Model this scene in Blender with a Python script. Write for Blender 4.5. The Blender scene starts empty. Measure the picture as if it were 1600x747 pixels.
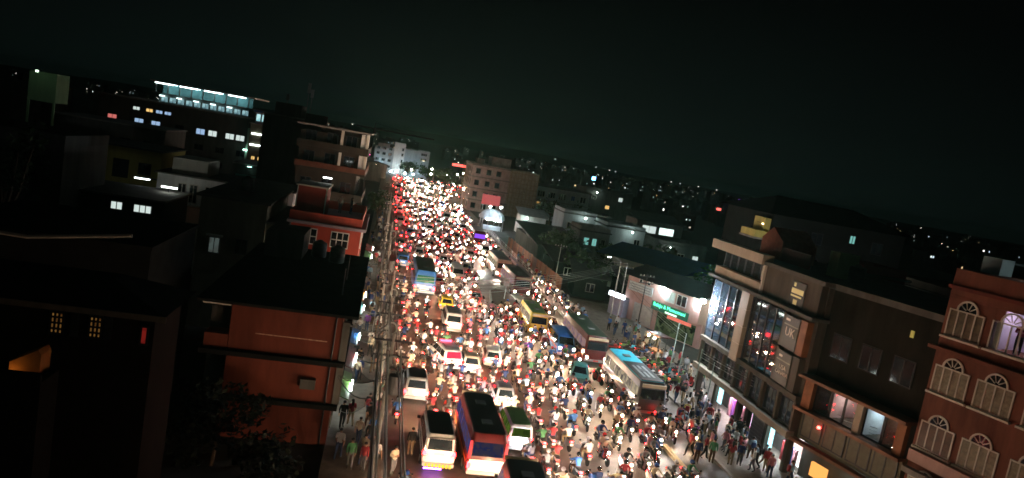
import bpy, bmesh, math, random
from mathutils import Vector, Matrix
R = math.radians
random.seed(7)
S = bpy.context.scene
COL = S.collection

# ------------------------------------------------------------------ camera, sky, moon, exposure
cam = bpy.data.cameras.new('camera'); camo = bpy.data.objects.new('camera', cam); COL.objects.link(camo)
cam.sensor_width = 36.0; cam.lens = 36.0 * 1110 / 1600; cam.clip_end = 9000; cam.clip_start = 0.1
YAW, PITCH, ROLL, CAMH = R(10.9), R(6.9), R(10.0), 18.0
_f = Vector((math.sin(YAW)*math.cos(PITCH), math.cos(YAW)*math.cos(PITCH), -math.sin(PITCH)))
_r0 = Vector((math.cos(YAW), -math.sin(YAW), 0)); _u0 = _r0.cross(_f)
_r = _r0*math.cos(ROLL) + _u0*math.sin(ROLL); _u = -_r0*math.sin(ROLL) + _u0*math.cos(ROLL)
camo.matrix_world = Matrix(((_r.x,_u.x,-_f.x,0),(_r.y,_u.y,-_f.y,0),(_r.z,_u.z,-_f.z,CAMH),(0,0,0,1)))
S.camera = camo

world = bpy.data.worlds.new('World'); S.world = world; world.use_nodes = True
wn, wl = world.node_tree.nodes, world.node_tree.links
wn.clear()
sky = wn.new('ShaderNodeTexSky'); sky.sky_type = 'NISHITA'; sky.sun_disc = False
sky.sun_elevation = R(8); sky.sun_rotation = R(200); sky.dust_density = 4
bgs = wn.new('ShaderNodeBackground'); bgs.inputs['Strength'].default_value = 0.00008
wl.new(sky.outputs['Color'], bgs.inputs['Color'])
# light-polluted night air: dim grey-green, a little brighter low over the lit town
tc = wn.new('ShaderNodeTexCoord'); nrm = wn.new('ShaderNodeVectorMath'); nrm.operation = 'NORMALIZE'
wl.new(tc.outputs['Generated'], nrm.inputs[0])
sep = wn.new('ShaderNodeSeparateXYZ'); wl.new(nrm.outputs[0], sep.inputs[0])
rmp = wn.new('ShaderNodeValToRGB'); wl.new(sep.outputs['Z'], rmp.inputs['Fac'])
cr = rmp.color_ramp; cr.elements[0].position = 0.0; cr.elements[0].color = (0.0052, 0.0105, 0.0092, 1)
cr.elements[1].position = 0.45; cr.elements[1].color = (0.0009, 0.0010, 0.0010, 1)
e_ = cr.elements.new(0.10); e_.color = (0.0032, 0.0058, 0.0053, 1)
e_ = cr.elements.new(0.24); e_.color = (0.0013, 0.0019, 0.0018, 1)
dot = wn.new('ShaderNodeVectorMath'); dot.operation = 'DOT_PRODUCT'
wl.new(nrm.outputs[0], dot.inputs[0]); dot.inputs[1].default_value = (math.sin(R(11)), math.cos(R(11)), 0)
mr = wn.new('ShaderNodeMapRange'); wl.new(dot.outputs['Value'], mr.inputs['Value'])
mr.inputs['From Min'].default_value = 0.72; mr.inputs['From Max'].default_value = 1.0
mr.inputs['To Min'].default_value = 0.32; mr.inputs['To Max'].default_value = 0.64
mr.interpolation_type = 'SMOOTHSTEP'
bgg = wn.new('ShaderNodeBackground'); wl.new(rmp.outputs['Color'], bgg.inputs['Color']); wl.new(mr.outputs[0], bgg.inputs['Strength'])
add = wn.new('ShaderNodeAddShader'); wl.new(bgs.outputs[0], add.inputs[0]); wl.new(bgg.outputs[0], add.inputs[1])
wo = wn.new('ShaderNodeOutputWorld'); wl.new(add.outputs[0], wo.inputs['Surface'])

sun = bpy.data.lights.new('moon', 'SUN'); sun.energy = 0.014; sun.angle = R(3); sun.color = (0.8, 1.0, 0.92)
suno = bpy.data.objects.new('moon', sun); COL.objects.link(suno); suno.rotation_euler = (R(50), 0, R(-35))

S.view_settings.view_transform = 'Standard'; S.view_settings.look = 'None'
S.view_settings.exposure = 0; S.view_settings.gamma = 1; S.view_settings.use_curve_mapping = False
S.render.engine = 'CYCLES'
cy = S.cycles
cy.use_denoising = True; cy.denoiser = 'OPENIMAGEDENOISE'
cy.max_bounces = 4; cy.diffuse_bounces = 2; cy.glossy_bounces = 2; cy.transmission_bounces = 2; cy.transparent_max_bounces = 4
cy.sample_clamp_indirect = 3.0; cy.caustics_reflective = False; cy.caustics_refractive = False
cy.volume_bounces = 0; cy.use_light_tree = True; cy.filter_width = 1.65

HAZE_DENSITY = 0.00013
# ------------------------------------------------------------------ materials
MATS = {}
def mat(name, col, rough=0.8, var=0.25, scale=1.5, bump=0.0, metal=0.0, spec=0.3, em=None, es=0.0, streak=False):
    if name in MATS: return MATS[name]
    m = bpy.data.materials.new(name); m.use_nodes = True; MATS[name] = m
    n, l = m.node_tree.nodes, m.node_tree.links
    b = n['Principled BSDF']
    b.inputs['Roughness'].default_value = rough; b.inputs['Metallic'].default_value = metal
    b.inputs['Specular IOR Level'].default_value = spec
    c4 = (*col, 1)
    b.inputs['Base Color'].default_value = c4
    if var > 0:
        t = n.new('ShaderNodeTexCoord'); mp = n.new('ShaderNodeMapping')
        mp.inputs['Scale'].default_value = (scale, scale, scale*0.25 if streak else scale)
        nz = n.new('ShaderNodeTexNoise'); nz.inputs['Scale'].default_value = 1.0; nz.inputs['Detail'].default_value = 6; nz.inputs['Roughness'].default_value = 0.65
        l.new(t.outputs['Object'], mp.inputs['Vector']); l.new(mp.outputs[0], nz.inputs['Vector'])
        rp = n.new('ShaderNodeMapRange'); rp.inputs['From Min'].default_value = 0.3; rp.inputs['From Max'].default_value = 0.7
        rp.inputs['To Min'].default_value = 1-var; rp.inputs['To Max'].default_value = 1+var*0.6
        l.new(nz.outputs['Fac'], rp.inputs['Value'])
        mx = n.new('ShaderNodeVectorMath'); mx.operation = 'SCALE'; mx.inputs[0].default_value = col
        l.new(rp.outputs[0], mx.inputs['Scale']); l.new(mx.outputs[0], b.inputs['Base Color'])
        if bump > 0:
            bp = n.new('ShaderNodeBump'); bp.inputs['Strength'].default_value = bump; bp.inputs['Distance'].default_value = 0.03
            l.new(nz.outputs['Fac'], bp.inputs['Height']); l.new(bp.outputs[0], b.inputs['Normal'])
    if em is not None:
        b.inputs['Emission Color'].default_value = (*em, 1); b.inputs['Emission Strength'].default_value = es
    return m
def glow(name, col, s):
    """a lamp, a screen or a lit pane"""
    if name in MATS: return MATS[name]
    m = bpy.data.materials.new(name); m.use_nodes = True; MATS[name] = m
    n, l = m.node_tree.nodes, m.node_tree.links; n.clear()
    e = n.new('ShaderNodeEmission'); e.inputs['Color'].default_value = (*col, 1); e.inputs['Strength'].default_value = s
    o = n.new('ShaderNodeOutputMaterial'); l.new(e.outputs[0], o.inputs['Surface'])
    return m
def room(name, c1, c2, s, scale=2.0):
    """a lit room seen through its pane: patches of wall, curtain and furniture colour"""
    if name in MATS: return MATS[name]
    m = bpy.data.materials.new(name); m.use_nodes = True; MATS[name] = m
    n, l = m.node_tree.nodes, m.node_tree.links; n.clear()
    t = n.new('ShaderNodeTexCoord'); v = n.new('ShaderNodeTexVoronoi'); v.inputs['Scale'].default_value = scale
    v.distance = 'CHEBYCHEV'
    l.new(t.outputs['Object'], v.inputs['Vector'])
    sp = n.new('ShaderNodeSeparateColor'); l.new(v.outputs['Color'], sp.inputs[0])
    mx = n.new('ShaderNodeMix'); mx.data_type = 'RGBA'; mx.inputs[6].default_value = (*c1, 1); mx.inputs[7].default_value = (*c2, 1)
    l.new(sp.outputs[0], mx.inputs[0])
    e = n.new('ShaderNodeEmission'); e.inputs['Strength'].default_value = s; l.new(mx.outputs[2], e.inputs['Color'])
    o = n.new('ShaderNodeOutputMaterial'); l.new(e.outputs[0], o.inputs['Surface'])
    return m

asphalt = mat('asphalt', (0.105, 0.08, 0.064), 0.6, 0.55, 0.45, 0.2, spec=0.5)
earth = mat('earth', (0.05, 0.045, 0.04), 0.95, 0.4, 0.4, 0.3)
paving = mat('paving', (0.2, 0.175, 0.15), 0.85, 0.35, 1.3, 0.2)
concrete = mat('concrete', (0.27, 0.25, 0.23), 0.9, 0.35, 1.0, 0.2, streak=True)
near_black = mat('near_black_surface', (0.016, 0.016, 0.016), 1.0, 0.4, 0.9, 0.2, spec=0.02)  # near-black colour makes these roofs and walls look unlit
darkconc = mat('weathered_concrete', (0.10, 0.098, 0.09), 0.92, 0.4, 0.9, 0.2, streak=True)
white = mat('white_paint', (0.72, 0.72, 0.70), 0.7, 0.2, 1.2, streak=True)
offwhite = mat('cream_paint', (0.62, 0.58, 0.5), 0.75, 0.2, 1.2, streak=True)
terracotta = mat('terracotta_plaster', (0.15, 0.036, 0.021), 0.9, 0.5, 0.55, 0.2, streak=True)
redpaint = mat('red_plaster', (0.45, 0.07, 0.045), 0.8, 0.25, 0.9, streak=True)
brickred = mat('brick_red_plaster', (0.17, 0.062, 0.04), 0.9, 0.5, 0.7, 0.2, streak=True)
pinkpaint = mat('pink_plaster', (0.5, 0.32, 0.28), 0.8, 0.25, 1.0, streak=True)
beige = mat('beige_cladding', (0.32, 0.26, 0.19), 0.6, 0.2, 1.0, streak=True)
brownwall = mat('brown_plaster', (0.085, 0.072, 0.058), 0.9, 0.5, 0.8, streak=True)
olive = mat('olive_plaster', (0.17, 0.16, 0.11), 0.9, 0.35, 0.8, streak=True)
greenpaint = mat('green_plaster', (0.25, 0.42, 0.22), 0.8, 0.2, 1.0, streak=True)
yellowpaint = mat('yellow_plaster', (0.5, 0.42, 0.12), 0.8, 0.25, 1.0, streak=True)
greyblue = mat('grey_blue_plaster', (0.38, 0.42, 0.44), 0.85, 0.25, 0.9, streak=True)
orangecl = mat('orange_cladding', (0.26, 0.10, 0.04), 0.7, 0.4, 1.0)
glass = mat('dark_glass', (0.015, 0.02, 0.025), 0.06, 0, spec=0.8)
tint = mat('tinted_glass', (0.02, 0.03, 0.045), 0.04, 0, spec=1.0)
steel = mat('galvanised_steel', (0.42, 0.43, 0.42), 0.45, 0.2, 3, metal=0.7)
darkmetal = mat('dark_metal', (0.05, 0.05, 0.055), 0.5, 0.2, 3, metal=0.4)
tin = mat('rusty_tin', (0.22, 0.1, 0.06), 0.7, 0.4, 1.2, metal=0.2)
greytin = mat('grey_tin', (0.12, 0.12, 0.12), 0.6, 0.4, 1.0, metal=0.3)
bluetin = mat('blue_tin', (0.025, 0.07, 0.2), 0.5, 0.25, 0.8, metal=0.2)
rubber = mat('rubber', (0.018, 0.018, 0.018), 0.8, 0)
black = mat('black_plastic', (0.016, 0.016, 0.017), 0.5, 0)
cable = mat('cable_sheath', (0.06, 0.065, 0.06), 0.6, 0); cable2 = mat('grey_cable_sheath', (0.3, 0.33, 0.3), 0.6, 0)
chrome = mat('chrome', (0.6, 0.6, 0.6), 0.2, 0, metal=0.9)
plate_y = mat('plate_pale', (0.7, 0.66, 0.5), 0.5, 0)
plate_r = mat('plate_red', (0.6, 0.05, 0.04), 0.5, 0)
skinm = mat('skin', (0.36, 0.2, 0.13), 0.6, 0)
hairm = mat('black_hair', (0.012, 0.01, 0.009), 0.6, 0)
shoe = mat('dark_shoe', (0.03, 0.025, 0.02), 0.6, 0)
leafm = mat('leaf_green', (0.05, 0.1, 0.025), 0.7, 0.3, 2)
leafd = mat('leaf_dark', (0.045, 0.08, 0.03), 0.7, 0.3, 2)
bark = mat('bark', (0.08, 0.055, 0.035), 0.9, 0.3, 4)
HEADS = {'warm': glow('headlamp_warm', (1, 0.66, 0.40), 1900), 'white': glow('headlamp_white', (1, 0.84, 0.66), 1800), 'cool': glow('headlamp_cool', (0.9, 0.95, 1.0), 1500)}
FARH = {}
for _k, _c in (('warm', (1, 0.66, 0.44)), ('white', (1, 0.82, 0.66)), ('cool', (1, 0.95, 0.92))):
    for _i, _s in enumerate((14, 220, 1500, 6500)): FARH[_k+str(_i)] = glow('far_lamp_%s_%d' % (_k, _i), _c, _s)
def farh(k): return FARH[k+str(random.choices([0, 1, 2, 3], [3.2, 3, 2.6, 1.5])[0])]
TAIL = glow('tail_lamp_lit', (1, 0.010, 0.012), 62)
TAILM = mat('tail_lamp_lens', (0.4, 0.02, 0.02), 0.3, 0, em=(1, 0.04, 0.02), es=6)
LENS = mat('lamp_lens', (0.7, 0.7, 0.65), 0.1, 0, spec=0.8)
AMBER = glow('amber_lamp', (1, 0.45, 0.08), 25)
SHIRTS = {'red': (0.34, 0.04, 0.045), 'pink': (0.48, 0.2, 0.24), 'white': (0.68, 0.67, 0.64), 'black': (0.02, 0.02, 0.022), 'navy': (0.03, 0.05, 0.14), 'blue': (0.06, 0.17, 0.45),
          'grey': (0.22, 0.22, 0.23), 'cream': (0.55, 0.46, 0.32), 'orange': (0.45, 0.17, 0.06), 'yellow': (0.5, 0.43, 0.12), 'green': (0.06, 0.2, 0.09), 'maroon': (0.2, 0.025, 0.04), 'purple': (0.2, 0.06, 0.28), 'light blue': (0.3, 0.48, 0.6)}
SH = {k: mat('cloth_'+k.replace(' ', '_'), v, 0.9, 0.12, 6) for k, v in SHIRTS.items()}
TROUS = {k: mat('trouser_'+k, v, 0.9, 0.12, 6) for k, v in {'denim': (0.04, 0.06, 0.12), 'black': (0.018, 0.018, 0.02), 'khaki': (0.25, 0.19, 0.11), 'grey': (0.13, 0.13, 0.14), 'brown': (0.09, 0.05, 0.03)}.items()}
HELM = {k: mat('helmet_'+k, v, 0.2, 0, spec=0.7) for k, v in {'white': (0.72, 0.72, 0.72), 'black': (0.02, 0.02, 0.02), 'red': (0.5, 0.03, 0.03), 'silver': (0.4, 0.41, 0.43), 'blue': (0.04, 0.1, 0.35)}.items()}
PAINT = {k: mat('paint_'+k, v, 0.38, 0.28, 1.6, spec=0.5) for k, v in {'white': (0.72, 0.72, 0.7), 'black': (0.012, 0.012, 0.013), 'silver': (0.42, 0.43, 0.44), 'red': (0.42, 0.025, 0.02), 'blue': (0.03, 0.12, 0.36), 'yellow': (0.6, 0.44, 0.03),
         'green': (0.12, 0.24, 0.06), 'grey': (0.12, 0.12, 0.13), 'maroon': (0.09, 0.012, 0.014), 'cyan': (0.06, 0.56, 0.74), 'teal': (0.05, 0.25, 0.25), 'cream': (0.6, 0.52, 0.38), 'orange': (0.55, 0.16, 0.03), 'darkgreen': (0.02, 0.05, 0.025), 'slate': (0.06, 0.058, 0.065)}.items()}

# ------------------------------------------------------------------ mesh helpers
class MB:
    def __init__(s): s.v = []; s.f = []; s.m = []
    def add(s, vs, fs, mi=0):
        o = len(s.v); s.v += [tuple(p) for p in vs]; s.f += [tuple(i+o for i in f) for f in fs]; s.m += [mi]*len(fs); return s
    def box(s, x0, x1, y0, y1, z0, z1, mi=0):
        return s.add([(x0,y0,z0),(x1,y0,z0),(x1,y1,z0),(x0,y1,z0),(x0,y0,z1),(x1,y0,z1),(x1,y1,z1),(x0,y1,z1)],
                     [(0,3,2,1),(4,5,6,7),(0,1,5,4),(1,2,6,5),(2,3,7,6),(3,0,4,7)], mi)
    def prism(s, poly, z0, z1, mi=0):
        n = len(poly)
        return s.add([(x,y,z0) for x,y in poly]+[(x,y,z1) for x,y in poly],
                     [tuple(range(n-1,-1,-1)), tuple(range(n,2*n))]+[(i,(i+1)%n,(i+1)%n+n,i+n) for i in range(n)], mi)
    def tube(s, pts, rs, n=6, mi=0, cap=True):
        pts = [Vector(p) for p in pts]
        if not isinstance(rs, (list, tuple)): rs = [rs]*len(pts)
        vs = []
        for i, p in enumerate(pts):
            d = (pts[min(i+1,len(pts)-1)]-pts[max(i-1,0)])
            d = d.normalized() if d.length > 1e-9 else Vector((0,0,1))
            a = d.cross(Vector((0,0,1)) if abs(d.z) < 0.9 else Vector((1,0,0))).normalized(); b = d.cross(a)
            for k in range(n):
                t = 2*math.pi*k/n; vs.append(p+(a*math.cos(t)+b*math.sin(t))*rs[i])
        fs = [(i*n+k, i*n+(k+1)%n, (i+1)*n+(k+1)%n, (i+1)*n+k) for i in range(len(pts)-1) for k in range(n)]
        if cap: fs += [tuple(range(n-1,-1,-1)), tuple(range((len(pts)-1)*n, len(pts)*n))]
        return s.add(vs, fs, mi)
    def rings(s, rings, mi=0, cap0=True, cap1=True):
        n = len(rings[0]); vs = [p for r in rings for p in r]
        fs = [(i*n+k, i*n+(k+1)%n, (i+1)*n+(k+1)%n, (i+1)*n+k) for i in range(len(rings)-1) for k in range(n)]
        if cap0: fs.append(tuple(range(n-1,-1,-1)))
        if cap1: fs.append(tuple(range((len(rings)-1)*n, len(rings)*n)))
        return s.add(vs, fs, mi)
    def wheel(s, c, r, w, n=14, mi=0, ax='x'):
        prof = [(-w/2, r*0.62),(-w/2, r*0.93),(-w*0.3, r),(w*0.3, r),(w/2, r*0.93),(w/2, r*0.62)]
        rg = []
        for off, rr in prof:
            ring = []
            for k in range(n):
                t = 2*math.pi*k/n
                ring.append((c[0]+off, c[1]+rr*math.cos(t), c[2]+rr*math.sin(t)))
            rg.append(ring)
        return s.rings(rg, mi)
    def sphere(s, c, r, n=10, m=6, mi=0, zmin=-1.0, sq=(1,1,1)):
        rg = []
        for j in range(m+1):
            z = zmin + (1-zmin)*j/m; z = max(-0.999, min(0.999, z)); q = math.sqrt(1-z*z)
            rg.append([(c[0]+r*sq[0]*q*math.cos(2*math.pi*k/n), c[1]+r*sq[1]*q*math.sin(2*math.pi*k/n), c[2]+r*sq[2]*z) for k in range(n)])
        return s.rings(rg, mi)
    def mesh(s, name, mats, smooth=None):
        me = bpy.data.meshes.new(name); me.from_pydata(s.v, [], s.f)
        for m in mats: me.materials.append(m)
        if len(mats) > 1: me.polygons.foreach_set('material_index', s.m)
        if smooth:
            me.polygons.foreach_set('use_smooth', [True]*len(me.polygons)); me.set_sharp_from_angle(angle=R(smooth))
        me.update(); return me
    def build(s, name, mats, parent=None, loc=(0,0,0), rot=(0,0,0), smooth=None):
        if not isinstance(mats, (list, tuple)): mats = [mats]
        return put(name, s.mesh(name, mats, smooth), parent, loc, rot)
def put(name, me, parent=None, loc=(0,0,0), rot=(0,0,0)):
    o = bpy.data.objects.new(name, me); COL.objects.link(o); o.parent = parent; o.location = loc; o.rotation_euler = rot; return o
def tag(o, label, cat, group=None):
    o['label'] = label; o['category'] = cat
    if group: o['group'] = group
    return o
def kind(o, k): o['kind'] = k; return o
def empty(name, loc=(0,0,0), rz=0.0):
    o = bpy.data.objects.new(name, None); COL.objects.link(o); o.location = loc; o.rotation_euler = (0,0,rz); o.empty_display_size = 0.3; return o
KIDS = {}
def kids(o):
    return [c for c in CHILD.get(o.name, [])]
CHILD = {}
def index_children():
    CHILD.clear()
    for o in COL.objects:
        if o.parent: CHILD.setdefault(o.parent.name, []).append(o)
def copy_tree(o, parent=None):
    c = o.copy(); COL.objects.link(c); c.parent = parent
    for ch in CHILD.get(o.name, []): copy_tree(ch, c)
    return c
def drop(o):
    for ch in CHILD.get(o.name, []): drop(ch)
    bpy.data.objects.remove(o)
CACHE = {}
def cached(key, fn):
    if key not in CACHE: CACHE[key] = fn()
    return CACHE[key]
def text_mesh(txt, size, m, extrude=0.01):
    cu = bpy.data.curves.new('lettering', 'FONT'); cu.body = txt; cu.size = size; cu.extrude = extrude; cu.align_x = 'CENTER'; cu.align_y = 'CENTER'; cu.resolution_u = 2
    ob = bpy.data.objects.new('lettering', cu); COL.objects.link(ob)
    me = bpy.data.meshes.new_from_object(ob.evaluated_get(bpy.context.evaluated_depsgraph_get()))
    bpy.data.objects.remove(ob); bpy.data.curves.remove(cu)
    me.materials.clear(); me.materials.append(m); return me

# ------------------------------------------------------------------ ground and road
kind(MB().box(-3900, 3900, -1400, 6400, -0.5, -0.02).build('ground', earth), 'structure')
RX0, RX1 = 2.4, 21.2
kind(MB().prism([(RX0,-60),(33,-60),(33,90),(26.2,92),(24.6,128),(24.4,222),(33,224),(33,300),(RX0,300)], -0.3, 0.0).build('road', asphalt), 'structure')
kind(MB().box(33, 60, 222, 300, -0.3, -0.004).build('junction', asphalt), 'structure')
kind(MB().box(-30, 60, 300, 316, -0.3, -0.004).build('side_road', asphalt), 'structure')
kind(MB().box(-1.0, RX0-0.22, -60, 300, -0.3, 0.14).build('pavement', paving), 'structure')
kind(MB().box(RX0-0.22, RX0, -60, 300, -0.3, 0.15).build('kerb', concrete), 'structure')
kind(MB().prism([(24.6,-60),(33,-60),(33,90),(26.3,90),(26.3,52),(24.6,48)], -0.3, 0.14).build('right_pavement', paving), 'structure')
kind(MB().prism([(24.4,-60),(24.6,-60),(24.6,48),(26.3,52),(26.3,90),(26.1,90),(26.1,52.1),(24.4,48.1)], -0.3, 0.15).build('right_kerb', concrete), 'structure')
# lane dividers between the main road and the service lane
b_ = MB().prism([(22.9,70.5),(23.6,70.5),(23.6,150),(22.9,150)], 0, 0.34).build('lane_divider', mat('divider_concrete', (0.42, 0.38, 0.4), 0.85, 0.2, 1)); kind(b_, 'structure')
b_ = MB().prism([(21.2,20),(21.55,20),(21.55,43.6),(21.2,43.6)], 0, 0.22).build('lane_divider', mat('yellow_kerb', (0.5, 0.38, 0.2), 0.8, 0.35, 2)); kind(b_, 'structure')
# painted lane dashes, a sheet above the asphalt
lm = mat('worn_road_paint', (0.45, 0.43, 0.38), 0.8, 0.5, 4)
for i in range(16):
    kind(MB().box(8.3, 8.42, 30+i*9, 33+i*9, 0.001, 0.005).build('lane_marking', lm), 'structure')
# traffic island
isl = empty('traffic_island', (16.3, 84, 0)); tag(isl, 'dark raised traffic island with pale rounded kerb in mid road', 'traffic island')
poly = [(-2.1,-4.0),(-1.6,-4.9),(0.2,-5.6),(1.3,-5.2),(1.9,-3),(1.6,2.5),(0.9,4.6),(-0.3,5),(-1.2,3.5)]
MB().prism(poly, 0, 0.32).build('kerb', concrete, isl)
MB().prism([(x*0.86, y*0.93) for x, y in poly], 0.32, 0.4).build('soil_bed', mat('soil', (0.06, 0.025, 0.015), 0.95, 0.3, 2), isl)
MB().tube([(0,-1,0.4),(0,-1,2.6)], 0.05).box(-0.35,0.35,-1.03,-0.97,2.0,2.6).build('sign_post', steel, isl)

# ------------------------------------------------------------------ buildings
def win_mesh(w, h, cols, rows=1, t=0.07):
    def fn():
        m = MB(); m.box(-w/2, w/2, -0.06, 0.02, 0, t).box(-w/2, w/2, -0.06, 0.02, h-t, h)
        for i in range(cols+1):
            x = -w/2 + (w-t)*i/cols; m.box(x, x+t, -0.05, 0.02, t, h-t)
        for j in range(1, rows):
            z = h*j/rows; m.box(-w/2+t, w/2-t, -0.045, 0.018, z-t/2, z+t/2)
        return m
    return cached(('win', w, h, cols, rows, t), fn)
def pane_mesh(w, h, m):
    return cached(('pane', w, h, m.name), lambda: MB().box(-w/2+0.03, w/2-0.03, -0.025, 0.015, 0.03, h-0.03).mesh('pane', [m]))
class B:
    """a building: an Empty at its corner; local x runs along the front, y back into it"""
    def __init__(s, name, label, loc, rot, W, D, cat='building', group=None):
        s.o = empty(name, loc, R(rot)); tag(s.o, label, cat, group); s.W, s.D = W, D
    def box(s, name, x0, x1, y0, y1, z0, z1, m): return MB().box(x0,x1,y0,y1,z0,z1).build(name, m, s.o)
    def win(s, face, u, z, w, h, cols=2, rows=1, frame=None, pane=None, off=0.0, name='window'):
        frame = frame or white; pane = pane or glass
        if face == 'front': loc, rz = (u, -0.003-off, z), 0
        elif face == 'right': loc, rz = (s.W+0.003+off, u, z), R(90)
        else: loc, rz = (-0.003-off, u, z), R(-90)
        me = cached(('winm', w, h, cols, rows, frame.name), lambda: win_mesh(w, h, cols, rows).mesh('window', [frame]))
        o = put(name, me, s.o, loc, (0,0,rz)); put('pane', pane_mesh(w, h, pane), o); return o
    def text(s, txt, size, m, u, z, face='front', off=0.06, name='lettering'):
        me = text_mesh(txt, size, m)
        if face == 'front': return put(name, me, s.o, (u, -off, z), (R(90),0,0))
        return put(name, me, s.o, (s.W+off, u, z), (R(90),0,R(90)))
def parapet(b, x0, x1, y0, y1, z, h, m, t=0.18):
    q = MB(); q.box(x0,x1,y0,y0+t,z,z+h); q.box(x0,x1,y1-t,y1,z,z+h); q.box(x0,x0+t,y0+t,y1-t,z,z+h); q.box(x1-t,x1,y0+t,y1-t,z,z+h)
    return q.build('parapet', m, b.o)
def tank(b, x, y, z, r=0.55, h=1.2, m=None):
    q = MB(); rg = []
    for zz, rr in ((0,r*0.9),(0.06,r),(h*0.3,r),(h*0.33,r*0.95),(h*0.36,r),(h*0.66,r),(h*0.69,r*0.95),(h*0.72,r),(h*0.9,r*0.95),(h*0.98,r*0.5),(h*1.06,r*0.3),(h*1.08,0.05)):
        rg.append([(x+rr*math.cos(2*math.pi*k/14), y+rr*math.sin(2*math.pi*k/14), z+zz) for k in range(14)])
    return q.rings(rg).build('water_tank', m or black, b.o, smooth=40)

LW = glow('lit_white', (0.85, 1.0, 0.95), 0.75); LB = glow('lit_blue', (0.45, 0.68, 1.0), 0.7); LP = glow('lit_red', (1, 0.25, 0.22), 0.6)
LY = glow('lit_yellow', (1, 0.62, 0.2), 1.0); LO = glow('lit_orange', (1, 0.42, 0.16), 0.8); LC = glow('lit_cyan', (0.35, 0.95, 0.85), 0.5)
TUBE = glow('tube_light', (0.9, 1.0, 0.97), 9); SPOTW = glow('flood_white', (0.8, 0.95, 1.0), 300); SPOTC = glow('flood_cool', (0.65, 0.9, 1.0), 420); SPOTY = glow('bulb_warm', (1, 0.6, 0.25), 60); SPOTY2 = glow('cart_bulb', (1, 0.66, 0.34), 330)

# --- terracotta building beside the road
b = B('terracotta_building', 'three storey building with terracotta side wall beside the cable poles', (-8.1, 39, 0), 0, 7.1, 18)
b.box('wall', 1.25, 7.1, 0, 18, 0, 7.55, terracotta); b.box('wing', 0, 1.2, 1.2, 18, 0, 7.4, darkconc)
for z in (2.35, 4.85): b.box('floor_slab', -0.15, 7.45, -0.35, 17, z-0.14, z+0.12, near_black)
b.box('roof_slab', -0.5, 7.9, -0.5, 18.3, 7.56, 7.72, near_black); b.box('balcony', 0.0, 1.22, 0.02, 1.18, 4.98, 5.75, terracotta)
b.box('balcony_ceiling', -0.2, 1.24, -0.3, 1.1, 7.44, 7.55, offwhite)
for z in (2.52, 5.02):
    for y in (1.5, 5.5, 9.5, 13.5): b.win('right', y, z+0.5, 1.8, 1.5, 3, frame=black)
    b.box('corner_pillar', 7.12, 7.5, -0.1, 0.35, z, z+2.2, darkconc)
b.box('stair_head', 0.6, 3.2, 13, 17.2, 7.79, 9.6, darkconc); tank(b, 5.6, 14, 7.8); tank(b, 4.2, 15.2, 7.8)
for y in (4, 8.5): MB().tube([(6.7,y,7.78),(6.7,y,9.4)], 0.03).build('rebar', darkmetal, b.o)
MB().tube([(6.75,-0.07,0),(6.75,-0.07,7.5)], 0.05, 6).build('drain_pipe', darkmetal, b.o); b.box('air_conditioner', 5.3, 6.1, -0.35, -0.02, 3.3, 3.85, darkconc)
for x in (1.6,2.4,3.5,4.1,5.2): MB().tube([(x,17.6,7.72),(x,17.6,8.6)], 0.02, 4).build('rebar', darkmetal, b.o)
b.box('cracked_render', 2.6, 6.4, -0.012, 0, 5.98, 6.03, mat('pale_crack', (0.5,0.3,0.22), 0.9, 0.6, 5))
# --- dark pitched house in the near corner
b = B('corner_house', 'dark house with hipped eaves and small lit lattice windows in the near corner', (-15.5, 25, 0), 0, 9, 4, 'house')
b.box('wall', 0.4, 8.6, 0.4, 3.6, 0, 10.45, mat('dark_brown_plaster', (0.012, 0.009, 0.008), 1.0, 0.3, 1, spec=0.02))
MB().add([(0,0,10.46),(9,0,10.46),(9,4,10.46),(0,4,10.46),(2.2,1.6,11.2),(6.8,1.6,11.2),(6.8,2.4,11.2),(2.2,2.4,11.2)], [(0,3,2,1),(0,1,5,4),(1,2,6,5),(2,3,7,6),(3,0,4,7),(4,5,6,7)]).build('roof', near_black, b.o)
b.box('eave_board', -0.05, 9.05, -0.05, -0.005, 10.3, 10.5, mat('old_timber', (0.12,0.1,0.07), 0.9, 0.3, 3))
def lattice(bb, u, z, w, h, m):
    b_ = bb.win('front', u, z, w, h, 4, 4, frame=black, pane=m, off=-0.4); return b_
b2 = b
for u, w in ((5.55, 0.45), (6.1, 0.25), (6.75, 0.45), (7.15, 0.25)):
    o = b.win('front', u, 9.35, w, 0.8, 3, 4, frame=black, pane=room('room_amber', (1,0.5,0.12), (0.25,0.08,0.02), 0.16, 7), off=-0.4)
b.win('front', 8.3, 9.3, 0.28, 0.7, 1, 1, frame=black, pane=room('room_red', (0.5,0.03,0.02), (0.15,0.01,0.01), 0.35, 3), off=-0.4)
# lower lean-to whose ochre gable catches a hidden amber bulb
b = B('lean_to', 'small gabled lean-to lit amber beside the dark corner house', (-10.75, 24.2, 0), 0, 0.9, 0.7, 'shed')
b.box('wall', -0.2, 1.2, -0.6, 0.7, 0, 8.3, near_black); b.box('ledge', -0.2, 1.2, -0.62, -0.52, 8.31, 8.62, near_black)  # dark block stands for the unlit wall; ledge added to hide the bulb
MB().add([(0,0,8.31),(0.9,0,8.31),(0.9,0.7,8.31),(0,0.7,8.31),(0,0,8.68),(0.8,0,9.15),(0.9,0,9.0),(0,0.7,8.68),(0.8,0.7,9.15),(0.9,0.7,9.0)], [(0,3,2,1),(0,1,6,5,4),(1,2,9,6),(2,3,7,8,9),(3,0,4,7),(4,5,8,7),(5,6,9,8)]).build('gable_wall', mat('ochre_plaster', (0.5,0.22,0.06), 0.9, 0.2, 2), b.o)
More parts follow.
